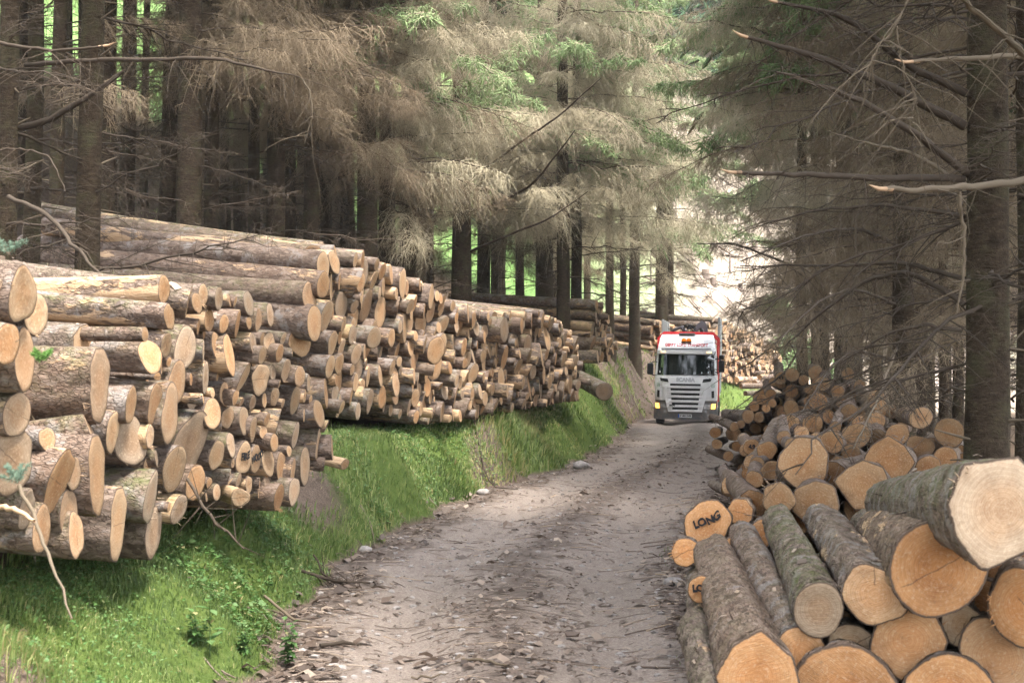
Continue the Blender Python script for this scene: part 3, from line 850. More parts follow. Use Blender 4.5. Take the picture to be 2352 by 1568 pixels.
for i, (x, y, dm, d, xf, yf, df, k) in enumerate(FORE):
    a = P(x, y, d)
    r = dm / 2 * d / 3267 * 1.03
    if xf is None:
        ax = Vector((a.x / a.y + g.normal(.005, .015), 1, -0.07 + g.normal(0, .015))).normalized(); L = 3.2
    else:
        b = P(xf, yf, df); b.z -= 0.0
        ax = (b - a).normalized(); L = (b - a).length * 1.02
    dct = add_log(a, 0, 0, r, L, 'front', t=a.x, hz=a.z, big=1, **{kk: v for kk, v in k.items()})
    dct['axis'] = ax
# loose logs lying out in the open
for (x, y, dm, d, yaw, L, lk) in [(1692, 872, 13, 68, -30, 4.5, 0), (1702, 886, 13, 66, -62, 4.6, '4.9'), (1733, 880, 14, 66.5, -18, 4.0, 0), (1712, 903, 11, 64, -40, 4, 0), (1745, 866, 12, 68, -35, 4, 0),
                                  (1757, 893, 12, 65, -25, 4, 0), (1778, 880, 13, 66, -20, 4, 0), (1790, 868, 12, 67, -28, 4, 0)]:
    p = P(x, y, d)
    q = Vector((p.x, p.y, float(gz(p.x, p.y)) + dm / 2 * d / 3267))
    add_log(p if p.z > q.z else q, R(yaw), 0.0, dm / 2 * d / 3267, L, 'loose', t=x, hz=0, mark=lk or None)
dct = add_log(P(1388, 897, 37.0), R(70), 0.02, .23, 3.6, 'long', t=16.4, hz=.2, big=1, look='dark barked log end jutting from the far foot')
a, b = P(1388, 899, 36.8), P(1330, 868, 38.4)
dct['axis'] = (b - a).normalized(); dct['pos'] = a
a, b = P(552, 1142, 11.7), P(455, 1110, 12.6)
dct = add_log(a, 0, 0, .075, (b - a).length + .3, 'firewood', t=5.5, hz=0, big=1, look='broken slab of log lying in the grass below', strip=1); dct['axis'] = (b - a).normalized()
a, b = P(792, 1066, 15.6), P(765, 1040, 16.6)
dct = add_log(a, 0, 0, .06, 1.4, 'firewood', t=7.9, hz=0, big=1, look='thin stripped pole end poking out at the foot', strip=1); dct['axis'] = Vector((-.8, .5, .15)).normalized()
for (x, y, h, d) in [(640, 1142, 60, 12.9), (675, 1128, 64, 13.3)]:
    add_log(P(x, y, d), R(84), 0.03, h / 2 * d / 3267, 3.2, 'firewood', t=x / 100, hz=0.1, big=1)

# --- which logs become things of their own: those that show largest
for L_ in LOGS:
    m = L_['pos']
    L_['size'] = L_['r'] / max(m.y, 1) * (3.0 if L_.get('big') else 1.0) * (0.25 if L_.get('back') else 1.0)
    if L_.get('mark') or L_['pile'] == 'loose': L_['size'] += 1
order = sorted(range(len(LOGS)), key=lambda i: -LOGS[i]['size'])
SINGLE = set(order[:300])

ORD = ['', 'first', 'second', 'third', 'fourth', 'fifth', 'sixth', 'seventh', 'eighth', 'ninth', 'tenth', 'eleventh', 'twelfth', 'thirteenth', 'fourteenth', 'fifteenth',
       'sixteenth', 'seventeenth', 'eighteenth', 'nineteenth', 'twentieth']
def ordinal(n):
    if n <= 20: return ORD[n]
    tens = {2: 'twenty', 3: 'thirty', 4: 'forty', 5: 'fifty', 6: 'sixty', 7: 'seventy', 8: 'eighty', 9: 'ninety'}
    return tens[n // 10] + ('-' + ORD[n % 10] if n % 10 else '') if n % 10 else {20: 'twentieth', 30: 'thirtieth', 40: 'fortieth', 50: 'fiftieth', 60: 'sixtieth', 70: 'seventieth', 80: 'eightieth', 90: 'ninetieth'}[n]

PILE = {'long': 'the long stack on the bank', 'small': 'the small stack beyond the long one', 'behind': 'the stack behind the lorry', 'sunlit': 'the sunlit stack behind the lorry',
        'butts': 'the big butts nearest on the left', 'firewood': 'the thin firewood stack', 'heap': 'the shaded roadside heap', 'front': 'the foreground pile beside the road', 'loose': 'the logs lying before the sunlit stack'}
GROUP = {'long': 'logs in the long bank stack', 'small': 'logs in the small far stack', 'behind': 'logs stacked behind the lorry', 'sunlit': 'logs in the sunlit stack', 'butts': 'big butt logs at the near left',
         'firewood': 'logs in the firewood stack', 'heap': 'logs in the shaded roadside heap', 'front': 'logs in the foreground pile', 'loose': 'loose logs before the sunlit stack'}

SHORT = {'long': 'long bank stack', 'small': 'small far stack', 'behind': 'stack behind the lorry', 'sunlit': 'sunlit stack', 'butts': 'big butt stack',
         'firewood': 'firewood stack', 'heap': 'shaded roadside heap', 'front': 'foreground pile', 'loose': 'loose logs by sunlit stack'}
SPLIT = [(0, .50), (40, .78), (72, 1.0), (100, .98), (140, .78), (180, .52), (235, .80), (262, 1.04), (290, .92), (330, .6)]
# colour character of every log
for i, L_ in enumerate(LOGS):
    q = random.Random(900 + L_['seed'])
    a, b, c = q.random(), q.random(), q.random()
    if L_['pile'] in ('heap', 'front'): b *= 0.55; c *= 0.6
    if L_['pile'] == 'butts': c *= 0.72
    if L_.get('tone') == 'orange': a, b = 0.85 + .15 * a, .1
    if L_.get('tone') == 'pale' or L_.get('tone') == 'cream': a, b = .2 * a, .2
    if L_.get('strip'): c = 1.15
    if L_.get('moss'): b = .93
    L_['rnd'] = (a, b, c)
    L_['bmat'] = BARK_GREEN if L_.get('moss') else BARK_NEAR if L_['pile'] == 'front' else BARK
    if L_.get('moss'): c = .1; L_['rnd'] = (a, b, c)
    if L_.get('split'): L_['poly'] = SPLIT
    L_['cmat'] = CUT_PALE if L_.get('tone') in ('cream', 'pale') else CUT_NEAR if L_['pile'] == 'front' else CUT_HEAP_SHADE if L_['pile'] == 'heap' else CUT

# words that single each log out
for pile in SHORT:
    idx = [i for i, L_ in enumerate(LOGS) if L_['pile'] == pile and not L_.get('look') and (i in SINGLE or not L_.get('back'))]
    if not idx: continue
    mean = sum(LOGS[i]['r'] for i in idx) / len(idx) * 1.9
    rows = {}
    for i in idx:
        rows.setdefault(max(0, int(LOGS[i].get('hz', 0) / mean)), []).append(i)
    n = 0
    for lay, key in enumerate(sorted(rows)):
        side = 'left' if pile in ('front', 'loose', 'heap') else 'near end'
        mem = sorted(rows[key], key=lambda i: (LOGS[i]['pos'].x / max(LOGS[i]['pos'].y, 1)) if side == 'left' else LOGS[i]['t'])
        for k, i in enumerate(mem):
            L_ = LOGS[i]
            r = L_['r']
            sz = 'slim' if r < .10 else 'medium' if r < .155 else 'thick' if r < .21 else 'very thick'
            a, b, c = L_['rnd']
            tn = 'mossy' if L_.get('moss') else 'orange' if a > .72 and b < .75 else 'greyish' if b > .72 else 'pale' if L_.get('tone') in ('pale', 'cream') else 'tan'
            lname = 'bottom layer' if lay == 0 else ordinal(lay + 1) + ' layer'
            L_['label'] = f"{sz} {tn} log, {ordinal(k + 1)} from {side}, {lname} of {SHORT[pile]}"
for i, L_ in enumerate(LOGS):
    if L_.get('mark'):
        m = L_['mark']
        if m == 'LONG': L_['label'] = 'orange log end with LONG written in black, edge of foreground pile'
        if m == 'LON': L_['label'] = 'tan log end with black letters LON between two barky foreground logs'
        if m == 'FIRE': L_['label'] = 'log end with FIRE in black letters, low in the firewood stack'
        if m == 'WOOD': L_['label'] = 'log end with WOOD in black letters beside the one marked FIRE'
    if L_.get('split'):
        L_['label'] = {(True): L_['label']}[True]
    if L_.get('tone') == 'cream': L_['label'] = 'huge cream squared log end on a mossy trunk, top of the foreground pile'
nl = 0
tail = lambda l: l['pos'].z + l['axis'].z * l['L']
for i, L_ in enumerate(LOGS):
    if L_.get('look') == 'long log lying up the slope':
        nl += 1
        L_['label'] = f"long barky log seen lengthways behind the near trunk, {ordinal(1 + sum(tail(o) > tail(L_) for o in LOGS if o.get('look') == L_['look']))} from the top of nine"
    elif L_.get('look'):
        L_['label'] = L_['look'] + {'butts': ', big butt stack', 'firewood': ' the firewood stack', 'long': ' of the long stack'}[L_['pile']]


def text_mesh(name, body, size, depth, mat, parent=None, align='CENTER', shear=0.0, spacing=1.0, xs=1.0, bold=0.0):
    cu = bpy.data.curves.new(name, 'FONT')
    cu.body, cu.size, cu.extrude, cu.align_x, cu.align_y = body, size, depth, align, 'CENTER'
    cu.shear, cu.space_character, cu.offset = shear, spacing, bold
    o = link(name, cu)
    me = bpy.data.meshes.new_from_object(o.evaluated_get(bpy.context.evaluated_depsgraph_get()))
    bpy.data.objects.remove(o); bpy.data.curves.remove(cu)
    me.name = name
    me.materials.clear(); me.materials.append(mat)
    for v in me.vertices: v.co.x *= xs
    return link(name, me, parent)


rest = {}
for i, L_ in enumerate(LOGS):
    near = (2 if L_['pile'] == 'front' and L_['pos'].y < 11.5 else 1) if L_['pos'].y < 16 and i in SINGLE else 0
    bark, front, back = log_shape(L_['r'], L_['L'], L_['seed'], near, L_.get('r1'), L_.get('poly'), L_.get('step', 0.0), flat=bool(L_.get('mark')),
                                  side=None if i in SINGLE else 10, rings=None if i in SINGLE else 3)
    M = log_matrix(L_['pos'], L_['axis'], random.Random(L_['seed']).uniform(0, 6.28) if not (L_.get('poly') or L_.get('mark')) else 0.0)
    rn = L_['rnd']
    def put(bag, part, m, T=None):
        V, F, lc, cr = part
        if T is not None:
            A = np.array(T); V = V @ A[:3, :3].T + A[:3, 3]
        bag.add(V, F, m, lc=lc, rnd=np.tile(rn, (len(V), 1)), cr=cr)
    gs = np.random.default_rng(L_['seed'] + 7)
    def bits(n, p, dv, ln, rad, cr):
        w = np.linspace(0, 1, 3)
        V, F = strands(p[:, None] + dv[:, None] * (ln[:, None, None] * w[None, :, None]), np.outer(rad, [1, .8, .25]), 4)
        return V, F, V.copy(), np.full(len(V), cr)
    if i in SINGLE:
        b = Bag(); put(b, bark, 0); put(b, back, 1)
        n = int(gs.integers(2, 9))                            # snags left by the limbs
        a, zz = gs.uniform(0, 6.28, n), gs.uniform(.08, min(L_['L'], 3), n)
        p = np.stack([np.cos(a) * L_['r'] * .9, np.sin(a) * L_['r'] * .9, zz], 1)
        dv = np.stack([np.cos(a), np.sin(a), gs.normal(0, .5, n)], 1)
        put(b, bits(n, p, dv, gs.uniform(.02, .07, n) + L_['r'] * .1, gs.uniform(.004, .013, n), 1.0), 0)
        o = link('log', b.mesh('log', [L_['bmat'], L_['cmat']]))
        o.matrix_world = M
        tag(o, L_['label'], 'log', GROUP[L_['pile']])
        b = Bag(); put(b, front, 0)
        if gs.random() < .45 and not L_.get('mark'):          # torn fibres at the lip of the cut
            n = int(gs.integers(4, 16)); a = gs.uniform(0, 6.28) + gs.normal(0, .35, n)
            p = np.stack([np.cos(a) * L_['r'] * .95, np.sin(a) * L_['r'] * .95, 0 * a + .01], 1)
            dv = np.stack([np.cos(a) * .35, np.sin(a) * .35, -1 + 0 * a], 1) + gs.normal(0, .3, (n, 3))
            put(b, bits(n, p, dv, gs.uniform(.01, .055, n), gs.uniform(.0015, .005, n), .8), 0)
        link('cut_face', b.mesh('cut_face', [L_['cmat']]), o)
        if L_.get('mark'):
            tx = text_mesh('marking', L_['mark'], L_['r'] * {1: 1, 3: .66, 4: .48 if L_['pile'] == 'front' else .66}[len(L_['mark'])], 0.0015, INK, o, spacing=0.95, bold=0.004)
            tx.rotation_euler = (0, math.pi, 0 if L_['pile'] != 'front' else R(-2))
            # written across the cut, upright as the writer stood
            tx.rotation_euler = (math.pi, 0, math.pi + (R(-25) if L_['mark'] == 'LONG' else R(-8)))
            tx.location = (0, 0.12 * L_['r'], -0.016)
            qq = random.Random(5)                                 # an unsteady hand
            ph = [qq.uniform(0, 6.28) for _ in range(4)]
            for v in tx.data.vertices:
                u = v.co.x / L_['r']
                v.co.y += L_['r'] * (.05 * math.sin(5 * u + ph[0]) + .02 * math.sin(17 * u + ph[1])); v.co.x += L_['r'] * .025 * math.sin(9 * v.co.y / L_['r'] + ph[2])
    else:
        b = rest.setdefault(0, Bag())
        put(b, bark, 0 if L_['bmat'] is BARK else 1, M); put(b, front, 4 if L_['cmat'] is CUT_HEAP_SHADE else 3 if L_['cmat'] is CUT_NEAR else 2, M)
tag(link('stacked_logs', rest[0].mesh('stacked_logs', [BARK, BARK_NEAR, CUT, CUT_NEAR, CUT_HEAP_SHADE])), 'smaller and farther logs packed in the stacks along the road', kind='stuff')


# ------------------------------------------------------------------ branches (meshes shared by all the trees)
def branch_mesh(kind, seed, lichen=False):
    g = np.random.default_rng(seed)
    b = Bag()
    L = g.uniform(2.6, 4.4)
    K = 14
    t = np.linspace(0, 1, K)
    rise = g.uniform(-0.10, 0.22); droop = g.uniform(0.35, 0.9) if kind != 'bare' else g.uniform(-.1, .5)
    main = np.stack([t * L, 0.10 * L * np.cumsum(g.normal(0, .22, K)), rise * t * L - droop * t ** 2 * L * 0.3 + np.cumsum(g.normal(0, .030, K))], 1)
    rad = 0.019 * (1 - t) ** 0.8 + 0.004
    V, F = strands(main[None], rad[None], 5); b.add(V, F, 0)
    def on(tt):
        return np.stack([np.interp(tt, t, main[:, k]) for k in range(3)], 1)
    n2 = {'curtain': 46, 'veil': 34, 'green': 44, 'bare': 18}[kind]
    t2 = np.sort(g.uniform(0.12 if kind != 'green' else .25, 1.0, n2))
    p0 = on(t2)
    sd = np.where(np.arange(n2) % 2 == 0, 1, -1)
    l2 = (0.35 + 1.25 * (1 - t2) * g.uniform(.6, 1.1, n2)) * (1.0 if kind != 'bare' else .8)
    dr = np.stack([g.uniform(.35, .9, n2), sd * g.uniform(.45, 1.0, n2), g.normal(-.10, .22, n2)], 1)
    dr /= np.linalg.norm(dr, axis=1, keepdims=True)
    K2 = 7
    u = np.linspace(0, 1, K2)
    hang = {'curtain': g.uniform(.25, .95, n2), 'veil': g.uniform(.25, .95, n2), 'green': g.uniform(.15, .5, n2), 'bare': g.uniform(-.05, .3, n2)}[kind]
    S = p0[:, None] + dr[:, None] * (l2[:, None, None] * u[None, :, None])
    S[:, :, 2] -= (hang * l2)[:, None] * u[None] ** 2
    S += np.cumsum(g.normal(0, .012, S.shape), axis=1) * u[None, :, None]
    V, F = strands(S, (0.0058 * (1 - u) + .0022)[None].repeat(n2, 0) * (1.0 if kind != 'bare' else 1.25), 3); b.add(V, F, 0 if kind == 'bare' else 1)
    # the fine twigs
    n3 = {'curtain': 13, 'veil': 15, 'green': 20, 'bare': 4}[kind]
    N = n2 * n3
    own = np.repeat(np.arange(n2), n3)
    tt = g.uniform(.12, 1.0, N)
    q0 = np.stack([S[own, np.minimum((tt * (K2 - 1)).astype(int), K2 - 2), k] * (1 - (tt * (K2 - 1)) % 1) + S[own, np.minimum((tt * (K2 - 1)).astype(int), K2 - 2) + 1, k] * ((tt * (K2 - 1)) % 1) for k in range(3)], 1)
    base = dr[own]
    side = np.stack([-base[:, 1], base[:, 0], 0 * tt], 1) * np.where(g.random(N) < .5, 1, -1)[:, None]
    d3 = base * g.uniform(.2, .8, N)[:, None] + side * g.uniform(.1, .9, N)[:, None] + g.normal(0, .7, (N, 3))
    if kind != 'bare': d3[:, 2] -= g.uniform(0.0, .9, N)
    d3 /= np.linalg.norm(d3, axis=1, keepdims=True)
    l3 = {'curtain': g.uniform(.14, .46, N), 'veil': g.uniform(.2, .62, N), 'green': g.uniform(.10, .30, N), 'bare': g.uniform(.1, .4, N)}[kind]
    K3 = 4
    w = np.linspace(0, 1, K3)
    T = q0[:, None] + d3[:, None] * (l3[:, None, None] * w[None, :, None])
    T[:, :, 2] -= (l3 * {'curtain': .22, 'veil': .38, 'green': .2, 'bare': .05}[kind])[:, None] * w[None] ** 2
    T += np.cumsum(g.normal(0, .022, T.shape), 1) * w[None, :, None]
    if kind == 'green':
        live = g.random(N) < .72
        V, F = strands(T[live], (np.array([.006, .0135, .011, .002])[None]).repeat(live.sum(), 0), 3); b.add(V, F, 2)
        V, F = strands(T[~live], (0.0026 * (1 - w) + .0012)[None].repeat((~live).sum(), 0), 3); b.add(V, F, 1)
    else:
        V, F = strands(T, (0.0030 * (1 - w) + .0014)[None].repeat(N, 0), 3); b.add(V, F, 1)
        # forked ends
        M_ = N // 2
        pick = g.choice(N, M_, replace=False)
        q = T[pick, 2]
        d4 = d3[pick] + g.normal(0, .6, (M_, 3)); d4[:, 2] -= .3
        d4 /= np.linalg.norm(d4, axis=1, keepdims=True)
        l4 = l3[pick] * g.uniform(.35, .7, M_)
        w4 = np.linspace(0, 1, 3)
        U = q[:, None] + d4[:, None] * (l4[:, None, None] * w4[None, :, None])
        V, F = strands(U, (0.0017 * (1 - w4) + .0010)[None].repeat(M_, 0), 3); b.add(V, F, 1)
    tw = TWIG_LICHEN_LIT if lichen else TWIG if kind != 'bare' else TWIG_DARK
    return b.mesh('branch', [LIMB, tw, NEEDLE])


BR = {k: [branch_mesh(k, s * 7 + len(k)) for s in range(n)] for k, n in (('curtain', 10), ('veil', 9), ('green', 6), ('bare', 7))}


for k in ('curtain', 'veil', 'green'):          # the same growth, furred with pale lichen, the glow of the opening coloured in
    BR[k + ' lichen'] = [branch_mesh(k, 300 + s * 11 + len(k), True) for s in range(7)]


def crown_mesh(seed):
    g = np.random.default_rng(seed)
    N = 2600
    h = g.random(N) ** 0.8
    R0 = 3.1 * (1 - h) ** .75 + .15
    a = g.uniform(0, 6.28, N); rr = R0 * np.sqrt(g.uniform(.05, 1, N)) * (0.8 + .3 * np.sin(a * 3 + h * 20))
    p = np.stack([rr * np.cos(a), rr * np.sin(a), h * 11 - 0.22 * rr], 1)
    d = np.stack([np.cos(a) + g.normal(0, .4, N), np.sin(a) + g.normal(0, .4, N), g.normal(-.55, .25, N)], 1)
    d /= np.linalg.norm(d, axis=1, keepdims=True)
    l = g.uniform(.35, .8, N)
    w = np.linspace(0, 1, 4)
    T = p[:, None] + d[:, None] * (l[:, None, None] * w[None, :, None]); T[:, :, 2] -= (.25 * l)[:, None] * w[None] ** 2
    V, F = strands(T, np.array([.02, .075, .06, .008])[None].repeat(N, 0), 3)
    return mesh_np('crown', V, F, [NEEDLE_DARK])


CROWN = [crown_mesh(s) for s in (1, 2, 3)]


def trunk_mesh(r, h, lean, seed):
    g = np.random.default_rng(seed)
    ns, zz = 18, np.concatenate([[-0.8, 0, .15, .35, .7], np.linspace(1.2, h, 26)])
    th = np.arange(ns) * 2 * np.pi / ns
    t = np.clip(zz / h, 0, 1)
    rad = r * (1 - 0.62 * t) * (1 + 0.38 * np.exp(-np.maximum(zz, 0) / .35))
    lob = 1 + 0.10 * np.exp(-np.maximum(zz, 0) / .5)[:, None] * np.cos(5 * th + g.uniform(0, 6))[None] + 0.02 * np.cos(2 * th + 1)[None] + g.normal(0, .012, (len(zz), ns))
    kx = lean * np.maximum(zz, 0) + np.cumsum(g.normal(0, .008, len(zz)))
    ky = np.cumsum(g.normal(0, .008, len(zz)))
    X = rad[:, None] * lob * np.cos(th)[None] + kx[:, None]; Y = rad[:, None] * lob * np.sin(th)[None] + ky[:, None]
    V = np.stack([X, Y, np.repeat(zz[:, None], ns, 1)], -1).reshape(-1, 3)
    b = Bag(); b.add(V, grid_faces(len(zz), ns, True), 0)
    # stubs of broken branches
    n = 46
    z0 = g.uniform(.6, 11, n); a = g.uniform(0, 6.28, n)
    rr = r * (1 - .62 * z0 / h) * .95
    p = np.stack([rr * np.cos(a) + np.interp(z0, zz, kx), rr * np.sin(a), z0], 1)
    d = np.stack([np.cos(a), np.sin(a), g.normal(.05, .3, n)], 1)
    l = g.uniform(.05, .34, n)
    V, F = strands(p[:, None] + d[:, None] * (l[:, None, None] * np.linspace(0, 1, 3)[None, :, None]), np.array([.012, .009, .005])[None].repeat(n, 0) * g.uniform(.7, 1.4, (n, 1)), 4)
    b.add(V, F, 1)
    return b.mesh('trunk', [TRUNK, LIMB_PALE])


TREES = []
def tree(X, d, r, h=None, lean=0.0, label='', group='', seed=0, plan=(), crown=1.0, wide=1.35):
    """plan: list of (kind, how many, from height, to height, azimuth or None, spread, scale); heights above sea level of the road"""
    g = np.random.default_rng(seed + 500)
    z = float(gz(X, d))
    h = h or g.uniform(19, 23)
    root = empty('spruce_tree', (X, d, z))
    tag(root, label, 'tree', group)
    link('trunk', trunk_mesh(r, h, lean, seed), root)
    if crown:
        c = link('crown', CROWN[seed % 3], root)
        c.location = (lean * 11, 0, max(11.5, h - 11.2)); c.rotation_euler = (0, 0, g.uniform(0, 6.28)); c.scale = (g.uniform(.9, 1.1) * crown * wide,) * 2 + (crown,)
    for kind, n, z0, z1, az, spread, sc in plan:
        for k in range(n):
            zz = z0 + (z1 - z0) * (k + g.random()) / n - z
            if zz < 0.4 or zz > h - 1.5: continue
            a = g.uniform(0, 6.28) if az is None else az + g.normal(0, spread)
            o = link('branch', BR[kind][g.integers(len(BR[kind]))], root)
            o.location = (lean * zz, 0, zz)
            o.rotation_euler = (g.normal(0, .12), g.normal(0.05, .12), a)
            s = sc * g.uniform(.75, 1.2) * (1.0 - 0.25 * min(1, zz / h))
            o.scale = (s, s, s * g.uniform(.9, 1.25))
    TREES.append((root, X, d, z))
    return root


E = math.pi * 0  # +X
LEFT = [  # survey x, depth, width, lean, words
    (12, 15.3, 50, .004, 'dark trunk cut by the left edge of the view'), (68, 17.5, 43, .01, 'brown trunk second from the left edge behind the butt logs'),
    (130, 27, 38, .008, 'dark slim trunk between the brown one and the near one'), (194, 16.3, 62, .02, 'thick scaly trunk standing in front of the long barky logs'),
    (247, 29, 38, .0, 'brown trunk just behind the thick scaly trunk'), (292, 33, 40, .012, 'dark trunk beside the bright green gap in the wood'),
    (327, 44, 19, .012, 'thin pole-like trunk standing inside the bright green gap'), (377, 31, 46, .022, 'dark leaning trunk right of the bright green gap'),
    (436, 28.5, 66, .006, 'stout brown trunk rising behind the long barky logs'), (482, 31, 38, .0, 'brown trunk touching the stout one on its right'),
    (515, 38, 22, .0, 'slim trunk in the gap right of the stout brown one'), (545, 41, 20, .004, 'slender far trunk, second in the gap past the stout one'),
    (581, 33, 32, .0, 'mid brown trunk with a mossy side behind the log tops'), (628, 32, 50, .004, 'broad nearly black trunk behind the log tops'),
    (663, 37, 34, .0, 'greyish trunk veiled in twigs next to the black one'), (715, 34.5, 42, .0, 'reddish trunk behind the top corner of the long stack'),
    (752, 39, 30, .0, 'slim trunk above the top corner of the long stack'), (790, 42, 24, .004, 'pale slim trunk lit from behind above the long stack'),
    (807, 46, 18, .0, 'thin trunk squeezed between two dark ones above the long stack'), (842, 36.5, 56, .0, 'broad dark trunk above the first cut ends of the long stack'),
    (890, 38, 46, .0, 'dark trunk right of the broad one above the long stack'), (936, 41, 40, .004, 'twig covered trunk above the middle of the long stack'),
    (985, 48, 20, .0, 'thin trunk left of the wide pale gap above the long stack'), (1060, 44, 52, .0, 'stout trunk in the wide pale gap above the long stack'),
    (1110, 47, 34, .0, 'trunk close right of the stout one in the pale gap'), (1137, 54, 20, .0, 'thin trunk standing far back in the pale gap'),
    (1195, 54, 23, .0, 'slim dark trunk past the pale gap over the stack end'), (1250, 50, 46, .0, 'thick trunk over the far end of the long stack'),
    (1296, 44.5, 34, .0, 'trunk in front of the small far stack, darker of a pair'), (1324, 46.5, 28, .0, 'trunk beside the small far stack, paler of a pair'),
    (1402, 60, 21, .0, 'thin trunk behind the small far stack'), (1431, 68, 16, .0, 'thinnest trunk between the small stack and the lorry'),
    (1456, 64, 28, .006, 'dark trunk on the bare earth bank beside the lorry'), (1520, 73, 34, .0, 'pale trunk behind the lorry roof'), (1540, 75, 22, .0, 'dark trunk touching the pale one behind the lorry'),
]
for i, (x, d, w, lean, words) in enumerate(LEFT):
    X = (x - 1176) * d / 3267
    r = w / 2 * d / 3267 * 0.97
    plan = []
    if 285 < x < 385:
        plan = [('bare', 7, 3.0, 12, None, 0, .7)]
    elif x < 360:
        plan = [('bare', 14, 3.0, 10, None, 0, .7), ('curtain', 3, 7.3, 10.5, None, 0, .7)]
    elif x < 830:
        up = 1.0 if x < 700 else 0
        plan = [('bare', 10, 4, 10, None, 0, .75), ('curtain', 9, 7.2 + up, 13, None, 0, .95), ('veil', 5, 7.0 + up, 11, E - .5, .7, .85)]
    elif x < 1260:
        plan = [('bare', 10, 3.5, 8, None, 0, .8), ('curtain', 6, 6.4, 14, None, 0, 1.0), ('curtain lichen', 5, 6.8, 14, E - .6, .9, 1.05), ('veil lichen', 6, 6.6, 12, E - .7, .7, 1.05), ('green lichen', 5, 9, 17, E - .7, 1.0, 1.1)]
    else:
        plan = [('bare', 10, 4.5, 9, None, 0, 1.0), ('curtain lichen', 7, 7.8, 15, None, 0, 1.15), ('veil lichen', 6, 8.0, 15, E - .8, .8, 1.15), ('green lichen', 7, 9.5, 17, E - .8, 1.1, 1.25)]
    if x in (1250, 1296, 1324): plan = plan + [('veil lichen', 9, 7.2, 15, -math.pi / 2 - .2, .7, .95), ('curtain lichen', 5, 7.0, 14, -math.pi / 2, .8, .9)]
    tree(X, d, r, None, lean, words, 'spruce trunks left of the road', i, plan, 1.05 if x < 800 else .6 if x < 900 else 0)

RIGHT = [
    (1845, 35, 28, .0, 'twig wrapped trunk rising from the far end of the roadside heap'), (1873, 42, 21, .0, 'thin trunk just right of the one at the heap end'),
    (1935, 36, 43, .0, 'thick brown trunk behind the middle of the roadside heap'), (1970, 42, 24, .0, 'slim trunk close behind the thick brown one'),
    (2012, 38, 33, .0, 'grey brown trunk behind the heap, hung with twigs'), (2074, 25.5, 54, .0, 'massive dark trunk behind the roadside heap'),
    (2118, 31, 34, .0, 'very dark trunk right of the massive one'), (2170, 28, 24, .0, 'slim trunk beside the sunny slit in the right wood'),
    (2202, 31, 28, .0, 'dark slim trunk right of the sunny slit'), (2268, 11.8, 104, .002, 'great near trunk standing behind the foreground pile'),
    (2338, 14.5, 38, .0, 'dark trunk right behind the great near trunk'), (2300, 24, 40, .0, 'black trunk peeping out behind the great near trunk'),
]
for i, (x, d, w, lean, words) in enumerate(RIGHT):
    X = (x - 1176) * d / 3267
    r = w / 2 * d / 3267 * 0.97
    W_ = math.pi
    if d < 16:
        plan = [('bare', 14, 1.8, 7, W_ + .2, .9, .7), ('bare', 8, 2, 9, None, 0, .8)]
    elif d < 30:
        plan = [('curtain', 11, 2.6, 9, W_ + .3, .9, .75), ('veil', 8, 2.8, 9, W_ + .4, .7, .75), ('bare', 12, 2, 8, None, 0, .8)]
    else:
        lo = 7.0 if x < 1900 else 5.6 if x < 1990 else 3.4
        plan = [('veil lichen', 10, lo, 13, W_ + .5, .8, 1.0), ('curtain', 11, lo + .2, 13, None, 0, .95), ('bare', 10, 2, 7, None, 0, .8), ('green lichen', 7, 9, 16, W_ + .4, .8, 1.2)]
    tree(X, d, r, None, lean, words, 'spruce trunks right of the road', 60 + i, plan, 1.0 if d < 34 else 0)

# the rest of the wood, farther in
g = np.random.default_rng(88)
n = 0
placed = [(a[1], a[2]) for a in TREES]
def room(X, d, m):
    return all((X - a) ** 2 + (d - b) ** 2 > m * m for a, b in placed)
back = []
for _ in range(6000):
    if len(back) >= 32: break
    d = g.uniform(26, 70); X = g.uniform(-29, 3)
    s = float(toe(d)) - X
    if s < 8.5 or s > 30 or X / d < -0.40: continue
    px = 1176 + X / d * 3267
    if 305 < px < 362 or (270 < px < 400 and d > 38) or 640 < px < 655 or (975 < px < 1190 and d < 66) or 100 > px > 60 and g.random() < .5: continue
    if not room(X, d, 2.5): continue
    placed.append((X, d)); back.append((X, d))
back.sort(key=lambda p: p[0] / p[1])
for k, (X, d) in enumerate(back):
    tree(X, d, g.uniform(.13, .25), None, g.normal(0, .006), f"spruce trunk deep in the left wood, {ordinal(k + 1)} from the left among the farther ones", 'farther spruces in the left wood', 100 + k,
         [('bare', 5, 5, 16, None, 0, .8), ('curtain', 2, 11, 17, None, 0, 1.0)], 1.25, 1.75)
back = []
for _ in range(6000):
    if len(back) >= 26: break
    d = g.uniform(20, 58); X = g.uniform(6, 26)
    q = X - float(rgt(d))
    px = 1176 + X / d * 3267
    if q < (3.6 if d < 36 else 1.2) or px > 2480 or px < 1835 or 2180 < px < 2192 or (px < 1990 and d > 52): continue
    if not room(X, d, 2.5): continue
    placed.append((X, d)); back.append((X, d))
back.sort(key=lambda p: p[0] / p[1])
for k, (X, d) in enumerate(back):
    tree(X, d, g.uniform(.12, .24), None, g.normal(0, .006), f"spruce trunk deep in the right wood, {ordinal(k + 1)} from the left among the farther ones", 'farther spruces in the right wood', 200 + k,
         [('bare', 12, 1.5, 8, None, 0, .85), ('curtain', 8, 3.2, 14, None, 0, .95), ('veil', 4, 4, 10, None, 0, .9)])
